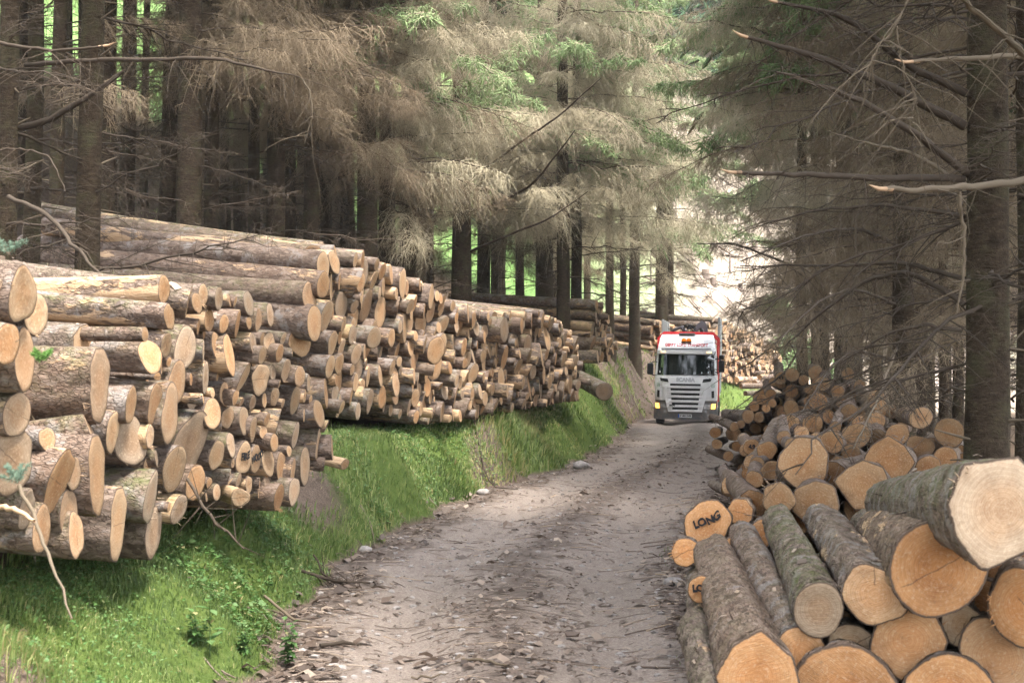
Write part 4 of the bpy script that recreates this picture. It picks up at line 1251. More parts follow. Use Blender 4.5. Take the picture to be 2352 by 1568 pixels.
# trees along the road edge higher up whose green boughs close the view over the road
for k, (X, d) in enumerate([(13.5, 47), (17.5, 52), (21, 56), (2.0, 66), (4.2, 80), (-0.5, 72), (1.5, 84)]):
    tree(X, d, .2, 24, 0, ['right-hand roadside spruce with green boughs over the bend', 'second green boughed spruce right of the bend', 'last green boughed spruce right of the bend',
                           'green boughed spruce behind the far log stacks', 'tall green spruce at the back edge of the left wood', 'spruce with green boughs deep behind the small stack',
                           'rearmost green spruce behind the far stacks'][k], 'green boughed spruces closing the view', 300 + k,
         [('veil lichen', 5, 9, 15, None, 0, 1.2), ('green lichen', 10, 10, 22, None, 0, 1.3), ('curtain lichen', 3, 9, 13, None, 0, 1.2)], crown=False)
# outside the frame on the right: the edge trees that shade the near piles
for k, (X, d) in enumerate([(7.2, 9.5), (9.5, 14.5), (8.0, 2.0), (11, 7), (6.6, 5.5), (12, 12), (5, -5), (8.5, -8), (4.2, -10), (-4.5, -6), (-6, 0), (-4.6, -12), (-8, -9), (0, -16), (6, -15), (-9, 4)]):
    tree(X, d, .2, 21, 0, f"edge spruce outside the view near the photographer, {ordinal(k + 1)} around", 'edge spruces beyond the view', 400 + k, [('curtain', 8, 6, 12, None, 0, .9)])

# ------------------------------------------------------------------ single limbs that show
def limb(root, pts, rads, mat=LIMB, twigs=0, seed=0, broken=None, hang=.5):
    """a limb of its own under its tree, built through surveyed points (x, y, d)"""
    g = np.random.default_rng(seed)
    q = [P(*p) for p in pts]
    b = Bag()
    V, F = tube(q, rads, 7, 5, .006, seed); b.add(V, F, 0)
    if broken:
        e = q[-1]; dr = (q[-1] - q[-2]).normalized()
        V, F = strands(np.array([[list(e - dr * .05), list(e + dr * .06), list(e + dr * .14 + Vector((0, 0, .02)))]]), np.array([[rads[-1] * 1.03, rads[-1] * .85, rads[-1] * .15]]), 6); b.add(V, F, 1)
    if twigs:
        A = np.array([list(p) for p in q]); n = len(A)
        tt = g.uniform(.15, 1, twigs) * (n - 1)
        p0 = np.stack([np.interp(tt, np.arange(n), A[:, k]) for k in range(3)], 1)
        d = g.normal(0, 1, (twigs, 3)); d[:, 2] = -abs(g.normal(hang, .5, twigs)); d /= np.linalg.norm(d, axis=1, keepdims=True)
        l = g.uniform(.15, .7, twigs); w = np.linspace(0, 1, 5)
        S = p0[:, None] + d[:, None] * (l[:, None, None] * w[None, :, None]); S[:, :, 2] -= .3 * l[:, None] * w[None] ** 2
        S += np.cumsum(g.normal(0, .025, S.shape), 1) * w[None, :, None]
        V, F = strands(S, (.0032 * (1 - w) + .0012)[None].repeat(twigs, 0), 3); b.add(V, F, 2)
    me = b.mesh('branch', [mat, CUT_PLAIN, TWIG_DARK if mat is LIMB else LIMB_PALE])
    o = link('branch', me, root)
    o.matrix_parent_inverse = Matrix.Translation(-root.location)
    return o


CUT_PLAIN = simple('torn_wood', (0.45, 0.30, 0.19), 0.8)
near_r = [t for t in TREES if 'great near trunk standing' in t[0]['label']][0][0]
edge_r = [t for t in TREES if 'right behind the great' in t[0]['label']][0][0]
near_l = [t for t in TREES if 'in front of the long barky' in t[0]['label']][0][0]
edge_l = [t for t in TREES if 'cut by the left edge' in t[0]['label']][0][0]
sec_l = [t for t in TREES if 'second from the left edge' in t[0]['label']][0][0]
bend_l = [t for t in TREES if 'stout trunk in the wide' in t[0]['label']][0][0]
heap_r = [t for t in TREES if 'far end of the roadside heap' in t[0]['label']][0][0]
mass_r = [t for t in TREES if 'massive dark' in t[0]['label']][0][0]

for k, (root, pts, rads, mat, tw, br) in enumerate([
    (near_r, [(2215, 290, 11.8), (2060, 205, 11.3), (1900, 140, 10.9), (1716, 86, 10.5)], [.042, .035, .028, .014], LIMB, 46, 1),
    (near_r, [(2225, 400, 11.8), (2090, 300, 11.2), (1950, 215, 10.8), (1782, 166, 10.4)], [.036, .030, .022, .008], LIMB, 40, 0),
    (near_r, [(2212, 412, 11.8), (2050, 410, 11.3), (1850, 402, 10.9), (1690, 396, 10.6)], [.032, .028, .022, .014], LIMB, 40, 1),
    (near_r, [(2215, 430, 11.8), (2100, 350, 12.2), (2010, 335, 12.5), (1900, 300, 12.9)], [.02, .016, .012, .005], LIMB_PALE, 26, 0),
    (near_r, [(2220, 215, 11.8), (2080, 150, 11.4), (1950, 40, 11.2), (1785, 5, 10.9)], [.036, .03, .022, .012], LIMB, 44, 1),
    (near_r, [(2215, 640, 11.8), (2080, 600, 12.3), (1960, 610, 12.8), (1700, 610, 13.4)], [.022, .018, .014, .005], LIMB, 40, 0),
    (near_r, [(2215, 700, 11.8), (2090, 620, 12.1), (1990, 640, 12.4), (1870, 730, 12.6), (1800, 800, 12.8)], [.026, .022, .018, .012, .005], LIMB, 46, 0),
    (near_r, [(2210, 760, 11.8), (2120, 745, 12.0), (2040, 765, 12.2), (1900, 850, 12.4)], [.02, .017, .012, .004], LIMB, 40, 0),
    (near_r, [(2215, 500, 11.8), (2040, 470, 12.4), (1880, 480, 12.8), (1740, 520, 13.1)], [.02, .016, .011, .004], LIMB, 44, 0),
    (edge_r, [(2420, 405, 9.0), (2352, 414, 8.6), (2200, 432, 8.1), (2125, 436, 7.9), (2035, 434, 7.7)], [.026, .024, .020, .017, .014], LIMB_PALE, 10, 1),
    (edge_r, [(2420, 125, 9.0), (2340, 130, 8.7), (2220, 136, 8.4), (2096, 142, 8.2)], [.02, .018, .015, .011], LIMB_PALE, 6, 1),
    (edge_r, [(2440, 200, 8.5), (2352, 120, 8.2), (2280, 60, 8.0), (2200, -10, 7.8)], [.026, .022, .018, .014], LIMB_PALE, 18, 0),
    (edge_r, [(2203, 440, 8.1), (2216, 520, 8.15), (2214, 620, 8.2), (2198, 720, 8.2)], [.012, .011, .009, .004], LIMB_PALE, 3, 0),
    (edge_r, [(2090, -20, 7.6), (2060, 60, 7.6), (2010, 110, 7.6), (1985, 190, 7.6)], [.006, .005, .004, .002], LIMB_PALE, 14, 0),
    (edge_r, [(2060, 60, 7.6), (2070, 150, 7.6), (2110, 230, 7.6), (2090, 300, 7.6)], [.005, .004, .003, .002], LIMB_PALE, 12, 0),
    (near_l, [(0, 295, 15.6), (100, 285, 15.6), (200, 225, 15.5), (292, 160, 15.4)], [.042, .038, .03, .018], LIMB, 22, 0),
    (edge_l, [(-20, 95, 12.5), (70, 112, 12.3), (150, 118, 12.2), (238, 106, 12.0)], [.018, .016, .014, .011], LIMB, 10, 1),
    (sec_l, [(60, 150, 15.5), (180, 138, 14.9), (320, 138, 14.3), (500, 134, 13.7), (600, 160, 13.4), (690, 178, 13.2)], [.030, .027, .023, .018, .012, .006], LIMB, 40, 0),
    (sec_l, [(690, 178, 13.2), (715, 215, 13.2), (718, 270, 13.2), (700, 330, 13.2)], [.009, .008, .006, .003], LIMB_PALE, 8, 0),
    (edge_l, [(20, 452, 12.5), (110, 492, 11.9), (165, 560, 11.5), (210, 610, 11.2), (300, 690, 11.0)], [.022, .020, .017, .012, .005], LIMB, 10, 0),
    (edge_l, [(-10, 345, 12.8), (60, 340, 12.6), (120, 360, 12.4), (150, 440, 12.3)], [.011, .010, .008, .004], LIMB, 5, 0),
    (bend_l, [(1060, 490, 44), (1160, 460, 41), (1230, 420, 38), (1320, 300, 34)], [.05, .045, .034, .012], LIMB, 60, 0),
    (bend_l, [(1075, 580, 44), (1190, 530, 42), (1260, 505, 40), (1350, 440, 38)], [.045, .035, .026, .01], LIMB, 60, 0),
    (bend_l, [(1060, 430, 44), (1190, 330, 40), (1280, 270, 37), (1380, 180, 35)], [.04, .034, .026, .01], LIMB, 60, 0),
    (heap_r, [(1845, 790, 35), (1800, 860, 33), (1740, 900, 31), (1660, 960, 29)], [.03, .025, .017, .006], LIMB, 26, 0),
    (heap_r, [(1845, 700, 35), (1790, 780, 33), (1730, 830, 31), (1640, 880, 29)], [.03, .024, .015, .006], LIMB, 26, 0),
    (heap_r, [(1850, 620, 35), (1770, 590, 32), (1690, 560, 30), (1600, 560, 28)], [.035, .026, .018, .008], LIMB, 50, 0),
    (mass_r, [(2060, 560, 25.5), (1960, 520, 23.5), (1850, 540, 22), (1700, 600, 20.5)], [.035, .028, .02, .008], LIMB, 90, 0),
    (mass_r, [(2060, 700, 25.5), (1960, 660, 23.5), (1880, 690, 22), (1780, 790, 20.5)], [.03, .024, .018, .006], LIMB, 90, 0),
    (mass_r, [(2060, 830, 25.5), (1960, 800, 22.5), (1900, 850, 20.5), (1840, 950, 18.5)], [.026, .02, .014, .005], LIMB, 110, 0),
    (mass_r, [(2060, 800, 25.5), (2040, 850, 22.5), (2010, 930, 19.5), (1960, 1030, 16.5)], [.026, .02, .014, .005], LIMB_PALE, 130, 0),
]):
    limb(root, pts, rads, mat, tw, 1000 + k, br)


# ------------------------------------------------------------------ grass, moss and herbs on the bank
def scatter_bank(n, d0, d1, s0, s1, power, seed, keep):
    g = np.random.default_rng(seed)
    d = d0 * (d1 / d0) ** (g.random(n) ** power); s = s0 + (s1 - s0) * g.random(n)
    X = toe(d) - s
    k = keep(X, d, s, g)
    X, d, s = X[k], d[k], s[k]
    return X, d, s, gz(X, d), g


def lush(X, d, s, g):
    pat = fbm(X * 1.2, d * 1.2, 1.7) * .5 + .55
    bare = np.exp(-(((d - 16.9) / 0.9) ** 2 + ((s - 0.75) / 0.55) ** 2)) + .9 * np.exp(-(((d - 28.5) / 1.0) ** 2 + ((s - 0.9) / 0.4) ** 2)) + sstep((d - 53 + 2.5 * np.sin(s * 5)) / 6) * .8 * (d < 60) * (s < 6)
    p = np.clip(0.3 + pat * .9, 0.36, 1) * np.clip(s / 0.14, 0, 1) * np.clip(1.3 - bare * 1.5, 0, 1) * (1 - .75 * np.exp(-(((X + 2.5) / 0.45) ** 2 + ((d - 6.9) / 0.55) ** 2)))
    p = p * np.where(s > 1.7, .35, 1)
    return g.random(len(X)) < p


def blades(X, d, z, g, h0, h1, w, lean=.6):
    n = len(X)
    a = g.uniform(0, 6.28, n); h = g.uniform(h0, h1, n) * np.clip(.75 + .55 * fbm(X, d, 1.7), .3, 1.5)
    wd = w * g.uniform(.6, 1.3, n)
    # blades lean downhill and with their neighbours
    la = 0.6 + 1.4 * np.sin(X * 2.1 + d * 1.3) + g.normal(0, .9, n)
    l = g.uniform(.15, 1.1, n) * lean
    dx, dy = np.cos(la) * l, np.sin(la) * l - .25 * l
    px, py = np.cos(a), np.sin(a)
    base = np.stack([X, d, z - .01], 1)
    t1 = base + np.stack([dx * h * .38, dy * h * .38, h * .62], 1)
    t2 = base + np.stack([dx * h * 1.05, dy * h * 1.05, h * (1 - .28 * l)], 1)
    off = np.stack([px, py, 0 * px], 1)
    V = np.stack([base - off * wd[:, None], base + off * wd[:, None], t1 - off * wd[:, None] * .8, t1 + off * wd[:, None] * .8, t2], 1).reshape(-1, 3)
    i = np.arange(n)[:, None] * 5
    Fq = i + np.array([[0, 1, 3, 2]]); Ft = i + np.array([[2, 3, 4]])
    tone = np.clip(.45 + .38 * fbm(X, d, 1.5) + g.normal(0, .2, n) + .5 * (g.random(n) < .06), 0, 1)
    return V, [Fq, Ft], np.repeat(tone, 5)


b = Bag()
for (n, d0, d1, s0, s1, h0, h1, w, sd) in [(85000, 5.2, 12.5, .02, 2.0, .05, .22, .0040, 1), (46000, 11, 24, .02, 1.9, .06, .22, .0068, 2),
                                          (52000, 22, 60, .02, 2.3, .08, .24, .012, 3), (9000, 58, 84, -.2, 2.4, .12, .3, .02, 4)]:
    X, d, s, z, g = scatter_bank(n, d0, d1, s0, s1, 1, sd, lush)
    V, F, tone = blades(X, d, z, g, h0, h1, w)
    b.add(V, F, 0, tone=tone)
# thin tufts among the needles farther up the slope and at the foot of the right heap
X, d, s, z, g = scatter_bank(9000, 14, 50, 5.2, 16, 1, 8, lambda X, d, s, g: fbm(X, d, 1.1) > .45)
V, F, tone = blades(X, d, z, g, .06, .16, .007); b.add(V, F, 0, tone=tone)
g = np.random.default_rng(6)
d = 9 + 24 * g.random(1500); X = rgt(d) - g.random(1500) * .5; k = fbm(X, d, 1.8) > .55
V, F, tone = blades(X[k], d[k], gz(X[k], d[k]), g, .02, .07, .004); b.add(V, F, 0, tone=tone)
tag(link('grass', b.mesh('grass', [GRASS], smooth=False)), 'bright green grass covering the roadside bank', kind='stuff')

# clover-like herbs and moss leaves
b = Bag()
for (n, d0, d1, sz, sd) in [(42000, 5.2, 13, .012, 21), (30000, 11, 30, .02, 22)]:
    X, d, s, z, g = scatter_bank(n, d0, d1, .05, 1.8, 1, sd, lambda X, d, s, g: lush(X, d, s, g) & (fbm(X, d, 2.6) + g.normal(0, .35, len(X)) > .15))
    n_ = len(X)
    a = g.uniform(0, 6.28, n_); z = z + g.uniform(.01, .10, n_)
    r = sz * g.uniform(.6, 1.5, n_)
    c = np.stack([X, d, z], 1)
    e1 = np.stack([np.cos(a), np.sin(a), g.normal(0, .35, n_)], 1) * r[:, None]; e2 = np.stack([-np.sin(a), np.cos(a), g.normal(0, .35, n_)], 1) * r[:, None]
    V = np.stack([c - e1, c + e2 * .7 + [0, 0, .003], c + e1, c - e2 * .7 + [0, 0, .003]], 1).reshape(-1, 3)
    b.add(V, np.arange(n_)[:, None] * 4 + np.array([[0, 1, 2, 3]]), 0, tone=np.repeat(np.clip(.5 + g.normal(0, .28, n_), 0, 1), 4))
tag(link('herbs', b.mesh('herbs', [LEAF], smooth=False)), 'small clover leaved herbs and moss among the grass', kind='stuff')


# ------------------------------------------------------------------ chips of bark, twigs and stones on the road
def chips(n, where, s0, s1, seed, stretch=3.0):
    g = np.random.default_rng(seed)
    X, d = where(g, n)
    n = len(X)
    z = gz(X, d)
    a = np.where(g.random(n) < .7, g.normal(0.15, .5, n), g.uniform(0, 6.28, n))
    ln = s0 * (s1 / s0) ** g.random(n); wd = ln / (1 + stretch * g.random(n))
    e1 = np.stack([np.cos(a), np.sin(a), g.normal(0, .14, n)], 1) * ln[:, None] / 2
    e2 = np.stack([-np.sin(a), np.cos(a), g.normal(0, .25, n)], 1) * wd[:, None] / 2
    c = np.stack([X, d, z + .008 + np.abs(e1[:, 2]) + np.abs(e2[:, 2])], 1)
    up = np.array([0, 0, 1.0]) * (wd * .3)[:, None]
    j = lambda: g.uniform(.6, 1.1, (n, 1))
    V = np.stack([c - e1 * j() - e2 * j(), c - e1 * j() * .9 + e2 * j(), c - e2 * j() * .9 + up, c + e2 * j() * .9 + up * .8, c + e1 * j() - e2 * j(), c + e1 * j() + e2 * j() * .5], 1).reshape(-1, 3)
    i = np.arange(n)[:, None] * 6
    F = [i + np.array([[0, 2, 3, 1]]), i + np.array([[2, 4, 5, 3]])]
    return V, F, np.repeat(np.clip(g.beta(1.6, 2.4, n), 0, 1), 6)


def sticks(n, where, s0, s1, r, seed):
    g = np.random.default_rng(seed)
    X, d = where(g, n); n = len(X)
    a = g.normal(0.1, .7, n); ln = s0 * (s1 / s0) ** g.random(n)
    w = np.linspace(-.5, .5, 4)
    T = np.stack([X[:, None] + np.cos(a)[:, None] * ln[:, None] * w[None], d[:, None] + np.sin(a)[:, None] * ln[:, None] * w[None]], -1)
    T += np.cumsum(g.normal(0, .012, T.shape), 1)
    Z = gz(T[..., 0], T[..., 1]) + r * 1.2 + .004
    T = np.concatenate([T, Z[..., None]], -1)
    V, F = strands(T, (r * g.uniform(.5, 1.3, (n, 1))) * np.array([[1, .95, .8, .5]]), 4)
    return V, F, np.repeat(np.clip(g.beta(2, 2, n) + .1, 0, 1), 16)


def on_road(u0, su, d0, d1, mid=True):
    def f(g, n):
        d = d0 * (d1 / d0) ** g.random(n)
        u = g.normal(u0, su, n) if mid else g.uniform(0, 1, n)
        u = np.clip(u, -.03, 1.05)
        return lerp(toe(d), rgt(d), u), d
    return f


b = Bag()
for (n, wh, s0, s1, sd) in [(2600, on_road(.5, .10, 8.5, 45), .015, .13, 31), (2400, on_road(.05, .05, 8.5, 45), .02, .14, 32), (2400, on_road(.94, .05, 8.5, 45), .02, .15, 33),
                            (3200, on_road(.5, .3, 8.5, 55, False), .01, .07, 34), (400, on_road(.5, .25, 8.5, 40), .06, .2, 35)]:
    V, F, t = chips(n, wh, s0, s1, sd); b.add(V, F, 0, tone=t)
for (n, wh, s0, s1, r, sd) in [(420, on_road(.5, .12, 8.5, 50), .1, .5, .004, 41), (460, on_road(.07, .05, 8.5, 50), .08, .42, .005, 42), (520, on_road(.95, .06, 8.5, 50), .12, .7, .006, 43), (500, on_road(.5, .3, 8.5, 55, False), .08, .4, .0035, 44)]:
    V, F, t = sticks(n, wh, s0, s1, r, sd); b.add(V, F, 0, tone=t)
tag(link('bark_litter', b.mesh('bark_litter', [CHIP], smooth=False)), 'bark chips, splinters and twigs strewn over the track', kind='stuff')
# litter in the heap, on the bank, over the logs
b = Bag()
def bankw(g, n):
    d = 6 * (66 / 6) ** g.random(n); s = np.abs(g.normal(.5, .6, n)); return toe(d) - s, d
V, F, t = chips(700, bankw, .01, .05, 51); V[:, 2] += .012; b.add(V, F, 0, tone=t)
def scar(g, n):
    d = g.uniform(46, 66, n); s = np.abs(g.normal(.8, .9, n)); return toe(d) - s, d
V, F, t = chips(1400, scar, .03, .22, 54); b.add(V, F, 0, tone=t * .7)
V, F, t = sticks(260, scar, .2, 1.1, .010, 55); b.add(V, F, 0, tone=t)
def scar2(g, n):
    d = g.normal(16.9, .7, n); s = np.abs(g.normal(.75, .4, n)); return toe(d) - s, d
V, F, t = chips(260, scar2, .01, .07, 56); b.add(V, F, 0, tone=t * .8)
def rightw(g, n):
    d = 9 * (38 / 9) ** g.random(n); return rgt(d) + np.abs(g.normal(.2, .8, n)) - .3, d
V, F, t = chips(2600, rightw, .02, .16, 52); b.add(V, F, 0, tone=t)
V, F, t = sticks(900, rightw, .15, .9, .006, 53); b.add(V, F, 0, tone=t)
tag(link('forest_litter', b.mesh('forest_litter', [CHIP], smooth=False)), 'splinters and dead twigs lying on the bank and under the heaps', kind='stuff')

# splinters, bark and twigs lying on the logs themselves
b = Bag(); g = np.random.default_rng(71)
pk = [l for l in LOGS if l['pos'].y < 36 and not l.get('back')]
for kind, n in (('chip', 1500), ('twig', 420)):
    q = []
    for k in range(n):
        l = pk[g.integers(len(pk))]; z = l['axis']; x = Vector((0, 0, 1)).cross(z).normalized(); y = z.cross(x)
        a = math.pi / 2 + g.normal(0, .55)
        q.append((l['pos'] + z * g.uniform(.03, min(1.6, l['L'])) + (x * math.cos(a) + y * math.sin(a)) * (l['r'] * 1.02), z, x * math.cos(a) + y * math.sin(a), min(1.0, l['r'] / .12)))
    c = np.array([list(v[0]) for v in q]); ax = np.array([list(v[1]) for v in q]); nr = np.array([list(v[2]) for v in q]); sc = np.array([v[3] for v in q])
    tn = np.cross(ax, nr); an = g.uniform(0, 3.14, n)
    e1 = ax * np.cos(an)[:, None] + tn * np.sin(an)[:, None]; e2 = np.cross(nr, e1)
    if kind == 'chip':
        ln = g.uniform(.012, .07, n) * sc; wd = ln * g.uniform(.15, .6, n)
        e1, e2 = e1 * ln[:, None], e2 * wd[:, None]; c = c + nr * .006
        V = np.stack([c - e1 - e2, c - e1 * .8 + e2, c - e2 + nr * .008, c + e2 * .8 + nr * .01, c + e1 - e2 * .7, c + e1 + e2 * .4], 1).reshape(-1, 3)
        i = np.arange(n)[:, None] * 6
        b.add(V, [i + np.array([[0, 2, 3, 1]]), i + np.array([[2, 4, 5, 3]])], 0, tone=np.repeat(np.clip(g.beta(2, 1.6, n), 0, 1), 6))
    else:
        ln = g.uniform(.08, .4, n); w = np.linspace(-.5, .5, 4)
        T = c[:, None] + e1[:, None] * (ln[:, None, None] * w[None, :, None]) + nr[:, None] * .012; T += np.cumsum(g.normal(0, .01, T.shape), 1)
        V, F = strands(T, np.array([.0032, .003, .0026, .0015])[None].repeat(n, 0), 3)
        b.add(V, F, 0, tone=np.repeat(np.clip(g.beta(1.5, 3, n), 0, 1), 12))
tag(link('log_litter', b.mesh('log_litter', [CHIP], smooth=False)), 'splinters, bark flakes and twigs lying on the stacked logs', kind='stuff')

# embedded gravel
def pebble_mesh(seed, mat, size=1.0, flat=.6):
    g = random.Random(seed)
    bm = bmesh.new()
    bmesh.ops.create_icosphere(bm, subdivisions=2, radius=size)
    for v in bm.verts:
        n = mnoise.noise(v.co / size * 1.3 + Vector((seed * 3.1, 0, 0)))
        v.co *= 1 + .3 * n
        v.co.z *= flat; v.co.x *= 1.25
    return bm_mesh('stone', bm, [mat], True)


t = NT('field_stone')
nn = t.noise(t.n('TexCoord', 3), 14, 5, .7)
STONE = t.finish(t.ramp(nn, [(.3, (.17, .155, .145)), (.6, (.33, .30, .28)), (.8, (.45, .42, .40))]), .9, t.bump(nn, .6, .02))
b = Bag()
g = np.random.default_rng(61)
pb = pebble_mesh(1, STONE, 1.0)
pv = np.array([v.co[:] for v in pb.vertices]); pf = np.array([p.vertices[:] for p in pb.polygons])
bm = bmesh.new(); bmesh.ops.create_icosphere(bm, subdivisions=1, radius=1)
pv = np.array([v.co[:] for v in bm.verts]); pf = np.array([[v.index for v in f.verts] for f in bm.faces]); bm.free()
n = 1700
d = 8.5 * (36 / 8.5) ** g.random(n); u = g.random(n)
X = lerp(toe(d), rgt(d), u); z = gz(X, d)
sc = .008 * (4.5) ** g.random(n) ** 1.6
V = (pv * np.array([1.2, 1, .6]))[None] * sc[:, None, None] * g.uniform(.75, 1.25, (n, len(pv), 1)) + np.stack([X, d, z + sc * .15], 1)[:, None]
b.add(V.reshape(-1, 3), (pf[None] + (np.arange(n) * len(pv))[:, None, None]).reshape(-1, 3), 0)
tag(link('gravel', b.mesh('gravel', [STONE], smooth=False)), 'small stones pressed into the track', kind='stuff')

for k, (x, y, d, s, words) in enumerate([(1546, 1328, 14.5, .085, 'fist sized grey stone at the foot of the foreground pile'), (1333, 1066, 31.2, .17, 'pale stone at the grassy road edge below the long stack'),
                                         (1108, 1148, 24.6, .10, 'grey stone on the dark left verge'), (840, 1268, 17.0, .075, 'pinkish stone in the mud of the left verge'),
                                         (1345, 1062, 31.6, .1, 'smaller stone beside the pale one at the grass edge')]):
    o = link('stone', pebble_mesh(70 + k, STONE, s, .7))
    X = (x - 1176) * d / 3267
    o.location = (X, d, float(gz(X, d)) + s * .35); o.rotation_euler = (0, 0, k * 1.3)
    tag(o, words, 'stone')

# sticks big enough to name
for k, (p, rads, mat, words) in enumerate([
    ([(608, 1153, 12.6, .10), (668, 1196, 12.3, .05), (716, 1228, 12.2, .03)], [.012, .014, .008], LIMB_PALE, 'straight peeled stick lying down the bank under the firewood stack'),
    ([(828, 1118, 18.4, .10), (852, 1160, 17.8, .05), (862, 1208, 17.2, .03)], [.012, .012, .006], LIMB_PALE, 'thin peeled stick across the green bank below the earthy scar'),
    ([(690, 1340, 14.2, .05), (760, 1330, 14.3, .07), (850, 1338, 14.4, .03)], [.018, .016, .01], LIMB, 'dark forked branch lying on the left verge'),
    ([(720, 1322, 14.6, .16), (752, 1335, 14.4, .06), (800, 1345, 14.3, .03)], [.010, .012, .008], LIMB, 'slim dark stick leaning over the forked verge branch'),
    ([(1090, 1098, 27.5, .12), (1120, 1130, 25.6, .05), (1190, 1128, 25.7, .03)], [.016, .014, .008], LIMB, 'curved grey stick at the grass edge in mid road'),
    ([(1062, 1530, 10.6, .03), (1120, 1545, 10.4, .035), (1165, 1562, 10.2, .03)], [.012, .013, .007], LIMB_PALE, 'pale stick lying across the track at the bottom'),
    ([(945, 1540, 10.4, .02), (990, 1550, 10.3, .02), (1030, 1552, 10.3, .02)], [.008, .008, .004], LIMB_PALE, 'thin splinter lying on the track near the bottom edge'),
    ([(735, 1485, 11.2, .03), (790, 1478, 11.3, .04), (830, 1472, 11.4, .02)], [.016, .018, .008], LIMB, 'dark stick at the left rut beside the herb'),
    ([(600, 1270, 12.4, .04), (640, 1295, 12.6, .04), (660, 1306, 12.8, .03)], [.008, .008, .005], LIMB_PALE, 'short brown twig in the grass below the butt logs'),
    ([(1700, 1110, 22, .05), (1640, 1112, 22.4, .12), (1602, 1108, 22.6, .05)], [.014, .012, .006], LIMB, 'crooked stick at the road edge before the heap'),
    ([(45, 1115, 7.6, None), (85, 1200, 7.3, None), (120, 1290, 7.1, None), (165, 1420, 6.9, None)], [.012, .011, .009, .005], LIMB_PALE, 'dead twiggy branch hanging before the big butt logs'),
    ([(0, 1165, 7.4, None), (40, 1170, 7.3, None), (78, 1196, 7.2, None)], [.016, .014, .009], CUT_PLAIN, 'broken white branch end at the left edge before the butts'),
    ([(430, 1100, 10.8, None), (480, 1185, 10.4, None), (560, 1260, 10.2, None)], [.014, .012, .006], LIMB, 'dead branch sloping from the butts onto the grass'),
]):
    q = []
    for (x, y, d, up) in p:
        v = P(x, y, d)
        if up is not None: v.z = float(gz(v.x, v.y)) + up
        q.append(v)
    V, F = tube(q, rads, 6, 4, .006, k)
    bg = Bag(); bg.add(V, F, 0)
    if 'sloping' in words or 'forked' in words:
        gg = np.random.default_rng(k); A = np.array([list(v) for v in q]); nt = 16
        tt = gg.uniform(.2, 1, nt) * (len(A) - 1); p0 = np.stack([np.interp(tt, np.arange(len(A)), A[:, j]) for j in range(3)], 1)
        dd_ = gg.normal(0, 1, (nt, 3)); dd_[:, 1] *= .5; dd_ /= np.linalg.norm(dd_, axis=1, keepdims=True)
        w = np.linspace(0, 1, 4); l = gg.uniform(.1, .34, nt)
        V, F = strands(p0[:, None] + dd_[:, None] * (l[:, None, None] * w[None, :, None]), (.004 * (1 - w) + .0015)[None].repeat(nt, 0), 3); bg.add(V, F, 0)
    c = q[0].copy(); me = bg.mesh('stick', [mat]); me.transform(Matrix.Translation(-c))
    o = link('stick', me); o.location = c
    tag(o, words, 'stick')


# ------------------------------------------------------------------ leafy plants
def leaf_vf(c, dr, up, ln, wd):
    dr = Vector(dr).normalized(); sd = dr.cross(Vector(up)).normalized(); n = sd.cross(dr)
    pts = [(0, 0, 0), (.25, .42, .05), (.55, .5, .08), (.8, .28, .04), (1, 0, -.06), (.8, -.28, .04), (.55, -.5, .08), (.25, -.42, .05), (.5, 0, .0)]
    V = [Vector(c) + dr * (a * ln) + sd * (b_ * wd) + n * (z * ln) for a, b_, z in pts]
    F = np.array([(8, i, (i + 1) % 8) for i in range(8)])
    return np.array([list(v) for v in V]), F


def herb(x, y, d, stems, h, words, seed, lf=.05, name='nettle_plant', cat='plant'):
    g = np.random.default_rng(seed)
    base = P(x, y, d); base.z = float(gz(base.x, base.y))
    root = empty(name, base); tag(root, words, cat)
    st = Bag()
    leaves = Bag()
    for k in range(stems):
        a = g.uniform(0, 6.28); hh = h * g.uniform(.6, 1.1); sp = g.uniform(.0, .22) * (stems > 1)
        pts = [Vector((math.cos(a) * sp * t_ * h * 1.6, math.sin(a) * sp * t_ * h * 1.6, hh * t_)) for t_ in (0, .35, .7, 1)]
        V, F = tube(pts, [.004, .0035, .003, .002], 4, 2); st.add(V, F, 0)
        for j in range(6):
            t_ = .22 + .78 * j / 5
            p = Vector([np.interp(t_, [0, .35, .7, 1], [q_[m] for q_ in pts]) for m in range(3)])
            for s_ in (0, math.pi):
                az = a + j * 1.57 + s_ + g.normal(0, .3)
                V, F = leaf_vf(p, (math.cos(az), math.sin(az), g.normal(-.1, .3)), (0, 0, 1), lf * g.uniform(.7, 1.3) * (1.25 - .5 * t_), lf * .62)
                leaves.add(V, F, 0, tone=np.full(len(V), np.clip(g.normal(.5, .25), 0, 1)))
    link('stem', st.mesh('stem', [LEAF_STEM]), root)
    tag(link('leaves', leaves.mesh('leaves', [LEAF], smooth=False), root), kind='stuff')
    return root


LEAF_STEM = simple('green_stem', (.07, .12, .04), .7)
herb(660, 1500, 10.6, 7, .34, 'bushy green herb at the grass corner beside the track', 1, .065)
herb(482, 1490, 10.0, 1, .62, 'tall nettle stem with broad pale leaves in the grass', 2, .10)
herb(455, 1500, 10.0, 5, .26, 'low nettle clump at the foot of the tall stem', 3, .06)
herb(560, 1525, 10.3, 6, .16, 'low leafy herb between the nettle and the track', 4, .055)
herb(225, 1540, 8.2, 5, .14, 'small leafy seedling patch in the near corner moss', 5, .04)


